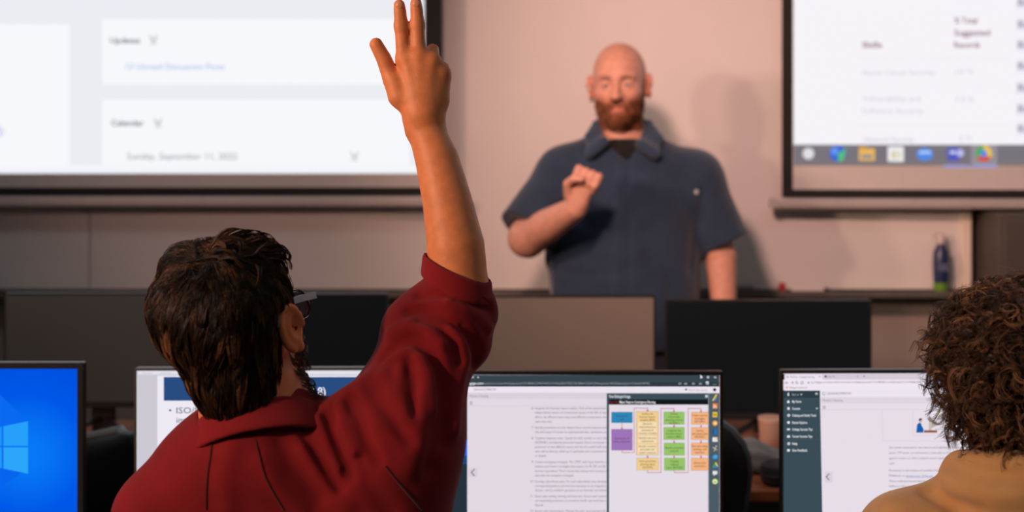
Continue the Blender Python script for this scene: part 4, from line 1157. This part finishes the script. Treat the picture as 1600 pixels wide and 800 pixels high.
folds = [([(655, 462), (690, 458), (725, 468), (766, 482)], -.006, .008), ([(640, 486), (662, 484), (690, 494), (722, 515), (741, 545), (744, 565)], -.010, .009),
         ([(604, 556), (622, 538), (648, 531), (672, 548), (688, 580), (696, 625), (694, 690)], -.010, .010), ([(612, 520), (640, 508), (668, 515), (690, 535)], .004, .012),
         ([(610, 560), (632, 552), (655, 560), (672, 590), (680, 640)], .005, .013), ([(705, 505), (722, 530), (728, 560), (716, 610), (710, 670)], .005, .013),
         ([(548, 622), (562, 650), (576, 690), (590, 720)], -.009, .009), ([(512, 648), (524, 678), (540, 720), (546, 745)], -.010, .009), ([(530, 636), (536, 670), (552, 705)], .006, .010),
         ([(576, 598), (590, 622), (612, 650), (640, 690)], -.004, .012), ([(472, 662), (486, 696), (512, 735), (530, 765)], -.007, .010), ([(498, 655), (508, 690), (528, 730)], .005, .011),
         ([(440, 690), (462, 730), (500, 775)], -.004, .016), ([(360, 700), (350, 740), (356, 790)], .003, .018), ([(410, 720), (430, 760), (470, 800)], .003, .014), ([(480, 700), (500, 745), (540, 790)], .004, .016), ([(560, 720), (580, 760), (610, 800)], -.004, .016),
         ([(690, 600), (686, 660), (672, 730)], -.004, .016), ([(660, 600), (655, 660), (640, 730)], .003, .02),
         ([(640, 560), (648, 600), (645, 650)], -.004, .010), ([(625, 575), (622, 610), (632, 650)], .003, .010), ([(700, 470), (725, 480), (764, 512)], .004, .008), ([(712, 500), (745, 530), (752, 548)], -.004, .007),
         ([(655, 500), (685, 508), (708, 535), (718, 565)], -.004, .009), ([(600, 585), (615, 620), (640, 655)], .003, .010)]
for p_, a_, w_ in folds: J.fold(tr(p_), a_ * (1.5 if min(q[1] for q in p_) > 640 else 2.1), w_ * .80)
TILT = np.array([.38, -.1, .92]); TILT /= np.linalg.norm(TILT); CUT = P(716, 436, 1.955)
J.isect(lambda p: np.where(np.linalg.norm(p - A(CUT), axis=1) < .13, (p - A(CUT)) @ A(TILT), f32(-9.)), 0)
# neck opening
J.sub(cap(nb + (0.0, .0, -.01), H1.w(0, -.03, -.06), .064, .068), .012)
me, V = polygonize(J, (-.84, 1.62, .56), (.06, 2.30, 1.36), .0046, 'jacket')
jk = link_world('jacket', me, RED_CLOTH, st)
# rolled cuff
Cf = Sdf(); Cf.add(cap(P(711, 480, 1.952), P(714, 385, 1.958), .0560, .0485), 0)
ax = (P(719, 420, 1.957) - P(712, 462, 1.952)); ax /= np.linalg.norm(ax); tilt = ax + np.array([.22, 0, 0.0]); tilt /= np.linalg.norm(tilt)
tilt = np.array([.38, -.1, .92]); tilt /= np.linalg.norm(tilt)
c0, c1 = P(715, 452, 1.955), P(719, 418, 1.957)
Cf.isect(lambda p: (p - A(c1)) @ A(tilt), .004); Cf.isect(lambda p: -((p - A(c0)) @ A(tilt)), .004)
Cf.sub(chain([P(717, 440, 1.956), P(712, 385, 1.96), P(705, 345, 1.965)], [.0445, .0445, .042]), .003)
me, V = polygonize(Cf, c0 - .09, c0 + .10, .0035, 'cuff'); link_world('cuff', me, RED_RIB, st)
# stand collar, two layers
Rc = rot(4, -31, -13)
def collar(zc0, zc1, r_out, thick, flare):
    K = Sdf(); cc = P(404, 668, D1 - .002)
    def fn(p):
        q = (p - A(cc)) @ A(Rc)
        rr = np.sqrt((q[:, 0] / f32(1.0)) ** 2 + (q[:, 1] / f32(.86)) ** 2)
        wall = np.abs(rr - f32(r_out) + q[:, 2] * f32(flare)) * f32(.9) - f32(thick)
        gap = f32(.02) - (np.abs(q[:, 0]) + (q[:, 1] < 0) * 1.0)     # open at the throat
        return smax(smax(wall, np.maximum(f32(zc0) - q[:, 2], q[:, 2] - f32(zc1)), f32(.006)), gap, f32(.004))
    K.add(fn, 0); return K, cc
for z0, z1, r_, th, fl in ((-.030, .034, .080, .0042, .18), (-.034, .016, .0875, .0040, .30)):
    K, cc = collar(z0, z1, r_, th, fl)
    me, V = polygonize(K, cc - .13, cc + .13, .0036, 'collar'); link_world('collar', me, RED_CLOTH, st)
# seams
for p_ in ([(332, 690), (329, 715), (324, 750), (322, 800)], [(400, 668), (402, 700), (416, 745), (446, 800)], [(602, 728), (628, 760), (662, 800)]):
    pts = [J.trace(x, y, off=-.0002) for x, y in p_]
    fine = []
    for i in range(len(pts) - 1):
        for k in range(12):
            q = pts[i] + (pts[i + 1] - pts[i]) * k / 12.0
            
            for _ in range(3): q = q - grad(J, A([q]))[0] * float(J(A([q]))[0])
            fine.append(q)
    MB().tube([Vector(q) - Vector(st.location) for q in fine], 0.0018, 6).build('seam', RED_SEAM, st, True)
seated_legs(st, -0.385, 1.83, .575, 2.24, JEANS, SHOE)

# hair: a shaped cap with thousands of combed strands
def hair_mat(name, c1, c2, rough=0.42, spec=0.3):
    m = pmat(name, c1, rough, spec=spec, noise=0.3, nscale=40)
    return m
HM = [hair_mat('hair_dark_brown', (0.016, 0.009, 0.0055), 0), hair_mat('hair_brown', (0.060, 0.030, 0.015), 0), hair_mat('hair_light_brown', (0.21, 0.095, 0.040), 0)]
HC = Sdf(); Rh = rot(20, 0, -10)
HC.add(ell(P(347, 481, D1 - .005), (.0925, .112, .081), Rh), 0)
HC.add(cap(P(359, 530, D1 - .02), P(380, 606, D1 - .012), .077, .052), .03)
HC.add(cap(P(354, 409, D1), P(394, 411, D1 + .01), .031, .027), .02)
HC.add(cap(P(290, 418, D1), P(310, 412, D1), .032, .030), .025)
HC.add(cap(P(404, 424, D1 + .01), P(416, 470, D1 + .015), .026, .026), .02)
HC.add(cap(P(262, 470, D1 - .01), P(270, 515, D1 - .01), .024, .020), .02)
HC.add(ell(H1.w(0, -.012, .018), np.array((.0755, .103, .090)) * H1.s, H1.R), .012)
HC.add(cap(P(366, 590, D1 - .03), P(384, 632, D1 - .025), .060, .050), .02)
HC.fold([HC.trace(322, 376), HC.trace(316, 402), HC.trace(308, 425)], -.014, .009)
hairline = lambda p: -((p - A(H1.w(0, .045, .02))) @ A(H1.R @ np.array([0, -.94, .34])))      # keep the back and the top
HC.isect(hairline, .01)
HC.isect(lambda p: np.where(p[:, 2] < f32(P(0, 478, D1)[2]), (p - A(P(448, 540, D1))) @ A((.98, -.02, .06)), f32(-9.)), .012)
me, V = polygonize(HC, P(341, 476, D1) - (.17, .17, .22), P(341, 476, D1) + (.17, .17, .16), .0045, 'hair')
hair_o = link_world('hair', me, pmat('hair_under', (0.014, 0.008, 0.005), 0.9, spec=0.05, noise=0.3, nscale=80), st)
def comb(fn, V, flow, n, L, seg, lift, clump, jit, r0, name, mats, parent, weights, keep=None, clumpn=900):
    """strands that start on the surface and follow it along the flow direction"""
    N = grad(fn, A(V)).astype(float)
    ok = np.ones(len(V), bool) if keep is None else keep(V)
    cand = np.where(ok)[0]
    cl = rng.choice(cand, min(clumpn, len(cand)), replace=False)
    pick = rng.choice(cand, n)
    cid = np.array([0] * n)
    for s in range(0, n, 2000):
        dd = ((V[pick[s:s + 2000], None, :] - V[cl][None]) ** 2).sum(2); cid[s:s + 2000] = dd.argmin(1)
    Lc = L * rng.uniform(.7, 1.25, len(cl)); turn = rng.normal(0, jit, (len(cl), 3)); lc = lift * rng.uniform(.2, 1.7, len(cl))
    tone = rng.choice(len(mats), len(cl), p=weights)
    def walk(p0, k):
        p = p0.copy(); out = [p.copy()]
        for i in range(seg):
            g = grad(fn, A(p)).astype(float)
            f = flow(p) + turn[k]; f -= (f * g).sum(1, keepdims=True) * g; f /= np.linalg.norm(f, axis=1, keepdims=True) + 1e-9
            p = p + f * (Lc[k] / seg)[:, None]
            d = fn(A(p)).astype(float); g = grad(fn, A(p)).astype(float)
            u = (i + 1) / seg
            tgt = lc[k] * math.sin(u * 2.4) - .002
            p = p + g * (tgt - d)[:, None]
            out.append(p.copy())
        return np.stack(out, 1)
    root = V[pick] + N[pick] * -.002 + rng.normal(0, .0008, (n, 3))
    pa = walk(root, cid)
    pc = walk(V[cl] - N[cl] * .002, np.arange(len(cl)))[cid]
    u = np.linspace(0, 1, seg + 1)[None, :, None] ** 1.3 * clump
    pa = pa * (1 - u) + pc * u
    tn = np.where(rng.random(n) < .75, tone[cid], rng.choice(len(mats), n, p=weights))
    return strands(name, pa, r0 * rng.uniform(.7, 1.3, n), .0001, mats, parent, midx=tn)
whorl = P(332, 402, D1 - .06)
def flow1(p):
    v = p - whorl; v = v / (np.linalg.norm(v, axis=1, keepdims=True) + 1e-6)
    f = .75 * v + np.array([0, 0, -.8]); f += .25 * np.cross(v, np.array([0, -1.0, 0]))
    low = np.clip((P(0, 560, D1)[2] - p[:, 2]) / .06, 0, 1)[:, None]
    return f + low * np.array([.25, 0, -.3])
comb(HC, np.asarray(V, float), flow1, 26000, .046, 6, .0040, .62, .16, .00036, 'hair_strands', HM, st, [.64, .25, .11])
comb(HC, np.asarray(V, float), lambda p: flow1(p) + rng.normal(0, .5, p.shape), 5000, .036, 5, .005, .5, .25, .00038, 'hair_strands', HM, st, [.5, .35, .15],
     keep=lambda v: np.linalg.norm(v - whorl, axis=1) < .085, clumpn=350)
def flow_up(p):
    v = p - P(330, 410, D1); return np.array([.55, .1, .55]) + .6 * v / (np.linalg.norm(v, axis=1, keepdims=True) + 1e-6)
comb(HC, np.asarray(V, float), flow_up, 2200, .055, 7, .012, .7, .30, .00045, 'hair_strands', HM, st, [.5, .35, .15], keep=lambda v: (v[:, 2] > P(0, 400, D1)[2]) & (v[:, 0] > P(332, 0, D1)[0]), clumpn=110)
# beard on jaw and cheek
BM = [hair_mat('beard_brown', (0.09, 0.060, 0.038), 0), hair_mat('beard_grey_brown', (0.21, 0.155, 0.105), 0)]
me_b = st.children[0].data
n_ = len(me_b.vertices); bv = np.zeros(n_ * 3, f32); me_b.vertices.foreach_get('co', bv); bv = bv.reshape(-1, 3).astype(float) + np.array(st.location)
def beard_zone(v, H):
    L = H.local(A(v)); return (L[:, 2] < -.048 - .25 * np.clip(.05 - np.abs(L[:, 0]), 0, 1)) & (L[:, 2] > -.150) & (L[:, 1] > .004) & (L[:, 1] < .16) & (np.abs(L[:, 0]) < .09)
def beard_flow(H): 
    dn = H.R @ np.array([0, .35, -1.0]); return lambda p: np.repeat(dn[None], len(p), 0)
comb(B1, bv, beard_flow(H1), 9000, .020, 4, .008, .1, .6, .0002, 'beard', BM, st, [.5, .5], keep=lambda v: beard_zone(v, H1), clumpn=500)

# glasses (a thing of their own, worn)
gl = tag(empty('glasses', tuple(H1.w(0, .1, -.018))), 'dark framed glasses worn by the person in the red jacket', 'glasses')
M_GF = pmat('glasses_frame', (0.012, 0.013, 0.018), 0.25); M_GT = pmat('glasses_temple_grey', (0.16, 0.18, 0.22), 0.25)
gp = lambda x, y, z: Vector(H1.w(x, y, z)) - gl.location
for q in (-1, 1):
    ring = [gp(q * .036 + .029 * math.copysign(abs(math.cos(a)) ** .6, math.cos(a)), .112 - .006 * abs(math.cos(a)) * (1 if q * math.cos(a) > 0 else 0), -.018 + .021 * math.copysign(abs(math.sin(a)) ** .7, math.sin(a))) for a in [2 * math.pi * k / 28 for k in range(28)]]
    MB().tube(ring, 0.0022, 6, closed=True).build('rim', M_GF, gl, True)
    bm = bmesh.new(); vs = [bm.verts.new(p) for p in ring]; bm.faces.new(vs); bmesh.ops.recalc_face_normals(bm, faces=bm.faces)
    me = bpy.data.meshes.new('lens'); bm.to_mesh(me); bm.free()
    lm = pmat('lens_glass', (0.9, 0.92, 0.95), 0.03); lm.node_tree.nodes['Principled BSDF'].inputs['Transmission Weight'].default_value = 0.95; lm.node_tree.nodes['Principled BSDF'].inputs['IOR'].default_value = 1.05
    link('lens', me, lm, gl)
    b = MB()
    pts = [gp(q * .066, .106, -.008), gp(q * .084, .095, -.006), gp(q * .086, .05, .004), gp(q * .084, .012, .011), gp(q * .080, -.012, .012), gp(q * .078, -.030, -.006)]
    for i in range(len(pts) - 1):
        a_, b_ = pts[i], pts[i + 1]; up = Vector(H1.R @ np.array([0, 0, .0048])); sd = Vector(H1.R @ np.array([.0016, 0, 0]))
        vv = [b.bm.verts.new(p + su * up + ss * sd) for p in (a_, b_) for su, ss in ((1, 1), (1, -1), (-1, -1), (-1, 1))]
        for k in range(4): b.bm.faces.new((vv[k], vv[(k + 1) % 4], vv[4 + (k + 1) % 4], vv[4 + k]))
        b.bm.faces.new(vv[:4][::-1]); b.bm.faces.new(vv[4:])
    b.build('temple_arm', M_GT, gl)
MB().tube([gp(-.008, .113, -.012), gp(0, .116, -.010), gp(.008, .113, -.012)], 0.002, 6).build('bridge', M_GF, gl, True)
office_chair(-0.385, 1.84, 0.0, 0.47, 0.90, 'black office chair under the person raising a hand')

# ================================================================== curly-haired student
D2 = 1.90; s2 = F / D2
s2c = P(1592, 572, D2)
p2 = tag(empty('person', (s2c[0] + .02, 1.86, 0)), 'seated person with curly brown hair in a tan hoodie', 'person')
H2 = Head(P(1600, 588, D2), rot(-6, 2, 3), 1.0)
nb2 = P(1600, 745, D2 + .01)
B2 = Sdf(); H2.build(B2)
B2.add(cap(H2.w(0, -.022, -.055), nb2, .054, .060), .03); B2.add(ell(nb2 + (0, .02, -.30), (.155, .095, .30)), .05)
LS2, RS2 = P(1420, 850, D2), P(1790, 850, D2)
arms2 = []
for sh, q in ((LS2, -1), (RS2, 1)):
    e_ = np.array([sh[0] + q * .03, sh[1] + .03, .745]); w_ = np.array([sh[0] - q * .03, sh[1] + .27, .745])
    arms2.append((sh, e_, w_)); B2.add(cap(nb2 + (0, 0, -.05), sh, .05, .045), .04); B2.add(chain([sh, e_, w_], [.045, .04, .028]), .02)
    simple_hand(B2, w_, (-q * .15, .98, 0), np.array([-q, 0, 0]), np.array([0, 0, -1.0]), .3, .95)
me, V = polygonize(B2, (s2c[0] - .36, 1.66, .62), (s2c[0] + .38, 2.36, 1.42), .006, 'body')
colour(me, H2.lips(V, np.ones((len(V), 3)), (.8, .6, .6))); link_world('body', me, SKIN2, p2); H2.eyes(p2, (0.05, 0.03, 0.02))
# hoodie
K = Sdf(); K.add(ell(nb2 + (0, .015, -.31), (.205, .135, .33)), 0)
for sh, e_, w_ in arms2:
    q = -1 if sh is LS2 else 1
    K.add(cap(nb2 + (q * .03, .0, -.06), sh, .075, .068), .06); K.add(chain([sh, e_, e_ * .25 + w_ * .75], [.068, .060, .046]), .03)
hc2 = P(1598, 748, D2 - .02)
def hood(p):
    q = p - A(hc2); q = q @ A(rot(0, -14, 0)); 
    rr = np.sqrt(q[:, 0] ** 2 + (q[:, 1] / f32(.9)) ** 2) - f32(.079)
    return np.sqrt(rr ** 2 + (q[:, 2] * f32(.85)) ** 2) - f32(.034)
K.add(hood, .014)
K.add(ell(hc2 + (0.0, -.058, -.045), (.095, .05, .075)), .03)
K.sub(cap(nb2 + (0, .0, 0), H2.w(0, -.02, -.06), .060, .066), .012)
t2_ = lambda pts: [K.trace(x, y) for x, y in pts]
for p_, a_, w_ in (([(1447, 768), (1462, 778), (1490, 790), (1530, 800)], -.009, .010), ([(1480, 720), (1510, 735), (1550, 742), (1600, 745)], -.005, .012), ([(1500, 712), (1540, 718), (1600, 722)], .003, .01),
                   ([(1470, 745), (1500, 765), (1560, 775), (1600, 772)], .005, .016), ([(1455, 762), (1470, 742), (1482, 718)], -.004, .010), ([(1390, 782), (1420, 795), (1460, 800)], .003, .02)):
    K.fold(t2_(p_), a_ * 1.5, w_ * .9)
me, V = polygonize(K, (s2c[0] - .38, 1.62, .56), (s2c[0] + .40, 2.30, 1.32), .0058, 'hoodie'); link_world('hoodie', me, TANC, p2)
seated_legs(p2, float(s2c[0]), 1.86, .575, 2.26, JEANS, SHOE)
# curls
CM = [hair_mat('curl_dark', (0.045, 0.024, 0.014), 0, .45), hair_mat('curl_brown', (0.15, 0.072, 0.036), 0, .45), hair_mat('curl_light', (0.34, 0.17, 0.085), 0, .45)]
CC = Sdf(); CC.add(ell(P(1590, 558, D2 - .01), (.108, .112, .100)), 0); CC.add(ell(P(1592, 630, D2 - .015), (.082, .082, .066)), .03)
CC.isect(lambda p: -((p - A(H2.w(0, .045, .02))) @ A(H2.R @ np.array([0, -.94, .34]))), .02)
me, V = polygonize(CC, P(1590, 560, D2) - (.16, .16, .18), P(1590, 560, D2) + (.16, .16, .15), .006, 'hair'); link_world('hair', me, CM[0], p2)
V = np.asarray(V, float)
def curls(n, seg, L, rad, turns, r0, name, rep):
    ii = rng.choice(len(V), n); Nn = grad(CC, A(V[ii])).astype(float)
    d = Nn * .9 + rng.normal(0, .55, (n, 3)) + np.array([0, 0, -.25]); d /= np.linalg.norm(d, axis=1, keepdims=True)
    a = np.cross(d, rng.normal(0, 1, (n, 3))); a /= np.linalg.norm(a, axis=1, keepdims=True); b_ = np.cross(d, a)
    u = np.linspace(0, 1, seg)[None, :, None]
    Ls = (L * rng.uniform(.5, 1.35, n))[:, None, None]; rr = (rad * rng.uniform(.5, 1.5, n))[:, None, None]; tt = (turns * rng.uniform(.6, 1.4, n))[:, None, None]; ph = rng.uniform(0, 6.28, n)[:, None, None]
    droop = np.array([0, 0, -1.0])[None, None] * (u ** 2) * Ls * .35
    pth = V[ii][:, None, :] - Nn[:, None, :] * .006 + d[:, None, :] * Ls * u + droop + rr * (np.cos(tt * 6.28 * u + ph) - np.cos(ph)) * a[:, None, :] + rr * (np.sin(tt * 6.28 * u + ph) - np.sin(ph)) * b_[:, None, :]
    mi = rng.choice(3, n, p=[.36, .42, .22])
    if rep > 1:                                   # a lock: several hairs share one curl
        pth = np.repeat(pth, rep, 0); mi = np.repeat(mi, rep); u3 = np.linspace(.5, 1.4, seg)[None, :, None]
        pth = pth + rng.normal(0, .0013, (len(pth), 1, 3)) * u3
    strands(name, pth, r0 * rng.uniform(.7, 1.3, len(pth)), .00015, CM, p2, midx=mi)
curls(1900, 15, .034, .0085, 1.25, .00055, 'curls', 7)
curls(2500, 12, .026, .006, 1.1, .0004, 'curls', 1)
curls(500, 14, .042, .009, 1.2, .0003, 'curls', 1)
office_chair(float(s2c[0]), 1.88, 0.0, 0.47, 0.90, 'black office chair under the person in the tan hoodie')

# ================================================================== teacher
D3 = 4.0; s3 = F / D3
tp = P(972, 178, D3)
te = tag(empty('person', (tp[0], D3, 0)), 'standing bald bearded person in a navy short-sleeved shirt holding a fist to the chest', 'person')
H3 = Head(P(968, 123, D3 - .02), rot(180 + 11, -2, 2), 1.03)
nb3 = P(972, 232, D3 + .01)
RSh, LSh = P(884, 274, D3 + .01), P(1084, 280, D3 + .01)      # picture left / right
E3, W3, K3 = P(824, 372, 3.90), P(899, 326, 3.71), P(913, 290, 3.70)
B3 = Sdf(); H3.build(B3, beard=.004)
B3.add(cap(H3.w(0, -.015, -.06), nb3, .064, .070), .03); B3.add(ell(nb3 + (0, 0, -.28), (.19, .11, .32)), .05)
B3.add(cap(nb3, RSh, .055, .05), .04); B3.add(cap(nb3, LSh, .055, .05), .04)
B3.add(chain([RSh, E3], [.052, .050]), .03); B3.add(chain([E3, E3 * .55 + W3 * .45, W3], [.052, .048, .033]), .03)
E4, W4 = P(1126, 400, D3), P(1134, 520, 3.96)
B3.add(chain([LSh, E4, W4], [.055, .048, .031]), .02)
simple_hand(B3, W4, (0, -.05, -1), np.array([-.25, -.97, 0]), np.array([-1.0, 0, 0]), .45, 1.0)
# fist: knuckles up, thumb across
kd = (K3 - W3) / np.linalg.norm(K3 - W3); up = np.array([-.45, .0, .9]); up -= kd * (up @ kd); up /= np.linalg.norm(up)
toc = np.cross(kd, up); toc = toc if toc[1] < 0 else -toc                      # towards the camera
B3.add(rbox(W3 + kd * .055, (.042, .030, .030), .018, np.stack([kd, toc, up], 1)), .02)
for i, o_ in enumerate((.030, .010, -.010, -.029)):
    m_ = W3 + kd * .088 + up * o_ - toc * .012
    pts = [m_, m_ + kd * .022 + toc * .022, m_ - kd * .004 + toc * .040, m_ - kd * .022 + toc * .026]
    B3.add(chain(pts, [.0125, .0115, .0105, .0095]), .004)
B3.add(chain([W3 + kd * .03 + up * .028 + toc * .01, W3 + kd * .062 + up * .042 + toc * .028, W3 + kd * .085 + up * .030 + toc * .046, W3 + kd * .092 + up * .010 + toc * .050], [.016, .0135, .0115, .0095]), .006)
me, V = polygonize(B3, (tp[0] - .42, 3.52, .78), (tp[0] + .46, 4.2, 1.80), .0058, 'body')
L = H3.local(A(V)).astype(float)
bm_ = 1 / (1 + np.exp((L[:, 2] + .060 - .30 * np.clip(np.abs(L[:, 0]) - .035, 0, .05)) / .006))
bm_ *= (L[:, 2] > -.150) * (L[:, 1] > -.002) * (np.linalg.norm(V - A(H3.c), axis=1) < .20)
lipz = np.exp(-(L[:, 0] / .022) ** 4 - ((L[:, 2] + .083) / .009) ** 4)
bm_ = (bm_ * (1 - lipz))[:, None]
col = np.ones((len(V), 3)); col = H3.lips(V, col, (.9, .6, .6)); col = col * (1 - bm_) + np.array([.55, .36, .25]) * bm_
brow = np.exp(-((np.abs(L[:, 0]) - .030) / .019) ** 4 - ((L[:, 2] - .004) / .006) ** 4) * (L[:, 1] > .05)
col = col * (1 - .62 * brow[:, None])
colour(me, col); link_world('body', me, SKIN3, te); H3.eyes(te, (0.06, 0.09, 0.11))
TB = [hair_mat('beard_ginger', (0.27, 0.105, 0.042), 0, .5), hair_mat('beard_ginger_dark', (0.15, 0.058, 0.026), 0, .5)]
def bz3(v):
    l = H3.local(A(v)).astype(float); z = -.062 + .30 * np.clip(np.abs(l[:, 0]) - .035, 0, .05)
    lip = (np.abs(l[:, 0]) < .022) & (np.abs(l[:, 2] + .083) < .008)
    return (l[:, 2] < z) & (l[:, 2] > -.140) & (l[:, 1] > .004) & (np.abs(l[:, 0]) < .085) & ~lip & (l[:, 1] < .14)
comb(B3, np.asarray(V, float), beard_flow(H3), 5200, .016, 3, .006, .3, .4, .0005, 'beard', TB, te, [.6, .4], keep=bz3, clumpn=600)
# shirt
N3 = Sdf(); N3.add(ell(nb3 + (0, .0, -.24), (.232, .150, .30)), 0); N3.add(ell(nb3 + (0, -.015, -.46), (.232, .165, .30)), .06)
N3.add(cap(nb3 + (-.05, .0, -.045), RSh, .078, .082), .05); N3.add(cap(nb3 + (.05, .0, -.045), LSh, .078, .082), .05)
hemR = RSh * .0 + E3 * 1.0 + np.array([-.004, 0, .02]); N3.add(cap(RSh, hemR, .084, .086), .04)
hemL = P(1132, 378, D3); N3.add(cap(LSh, hemL, .084, .074), .04)
axR = (E3 - RSh); axR /= np.linalg.norm(axR); axL = hemL - LSh; axL /= np.linalg.norm(axL)
cutR = RSh * .07 + E3 * .93; 
N3.isect(lambda p: np.where(p[:, 0] < f32(RSh[0] - .045), (p - A(cutR)) @ A(axR), f32(-9.)), .0)
N3.isect(lambda p: np.where(p[:, 0] > f32(LSh[0] + .035), (p - A(hemL)) @ A(axL), f32(-9.)), .0)
N3.sub(cap(E3 + axR * .08, cutR - axR * .02, .066, .060), .006); N3.sub(cap(hemL + axL * .08, hemL - axL * .02, .062, .056), .006)
N3.sub(cap(nb3 + (0, -.02, .0), H3.w(0, -.01, -.06), .072, .078), .012); N3.sub(cap(nb3 + (.0, -.10, .02), nb3 + (.005, -.115, -.025), .032, .012), .012)
t3_ = lambda pts: [N3.trace(x, y, 3.2) for x, y in pts]
for p_, a_, w_ in (([(985, 250), (982, 300), (984, 380), (980, 460)], -.004, .010), ([(968, 250), (966, 300), (966, 380), (962, 460)], .003, .010), ([(870, 300), (890, 330), (930, 360)], -.006, .018), ([(1098, 300), (1092, 350), (1080, 420)], -.008, .016),
                   ([(880, 380), (930, 395), (1000, 400)], .005, .02), ([(1010, 400), (1040, 430), (1050, 460)], -.006, .016), ([(930, 250), (910, 270), (880, 310)], .004, .02), ([(1040, 250), (1070, 280), (1090, 320)], .004, .02), ([(870, 420), (920, 430), (980, 425)], -.004, .018)):
    N3.fold(t3_(p_), a_, w_)
N3.isect(lambda p: f32(.86) - p[:, 2], .01)
me, V = polygonize(N3, (tp[0] - .46, 3.66, .80), (tp[0] + .48, 4.26, 1.58), .0062, 'shirt'); link_world('shirt', me, NAVY, te)
# collar flaps
for q, pts in ((-1, [(934, 196), (920, 214), (922, 240), (944, 222)]), (1, [(1012, 196), (1030, 216), (1024, 242), (1000, 226)])):
    C_ = Sdf(); a = [P(x, y, dd) for (x, y), dd in zip(pts, (D3 + .0, D3 - .055, D3 - .108, D3 - .098))]
    C_.add(cap(a[0], a[1], .009, .008), 0); C_.add(cap(a[1], a[2], .008, .006), .02); C_.add(cap(a[0], a[3], .009, .006), .02); C_.add(cap(a[3], a[2], .006, .006), .035); C_.add(cap((a[0] + a[1]) / 2, (a[2] + a[3]) / 2, .008, .006), .03); C_.add(cap(a[0], P(972 + q * 25, 190, D3 + .07), .013, .013), .02); C_.add(cap(P(972 + q * 25, 190, D3 + .07), P(972, 188, D3 + .085), .013, .013), .01)
    me, V = polygonize(C_, (tp[0] - .16, D3 - .16, 1.38), (tp[0] + .16, D3 + .14, 1.60), .0045, 'collar'); link_world('collar', me, NAVY2, te)
U = Sdf(); U.add(cap(nb3 + (0, -.012, -.075), nb3 + (0, -.024, -.022), .088, .078), 0); U.sub(ball(nb3 + (0, -.02, .085), .075), .01)
me, V = polygonize(U, nb3 - (.12, .13, .18), nb3 + (.12, .12, .08), .006, 'undershirt'); link_world('undershirt', me, fabric('black_cotton', (0.008, 0.008, 0.009)), te)
bt = N3.trace(1088, 300, 3.2)
MB().lathe([(.004, 0), (.0075, .001), (.0075, .003), (.004, .004)], n=14, M=Matrix.Translation(Vector(bt) - te.location) @ Matrix.Rotation(math.pi / 2, 4, 'X')).build('button', pmat('button_grey', (0.3, 0.32, 0.34), 0.3), te, True)
pk = [N3.trace(x, y, 3.2, off=.0005) for x, y in ((1030, 292), (1060, 293), (1090, 294))]
MB().tube([Vector(q) - te.location for q in pk], .002, 6).build('pocket_edge', NAVY2, te, True)
# trousers and shoes
T = Sdf(); T.add(ell((tp[0], D3, .90), (.205, .14, .13)), 0)
for q in (-1, 1):
    T.add(chain([(tp[0] + q * .10, D3, .88), (tp[0] + q * .115, D3 - .01, .48), (tp[0] + q * .125, D3 + .01, .09)], [.105, .075, .062]), .04)
me, V = polygonize(T, (tp[0] - .32, 3.78, .03), (tp[0] + .32, 4.2, 1.06), .011, 'trousers'); link_world('trousers', me, JEANS, te)
for q in (-1, 1): shoe(te, tp[0] + q * .125, D3 + .01, -1, SHOE)
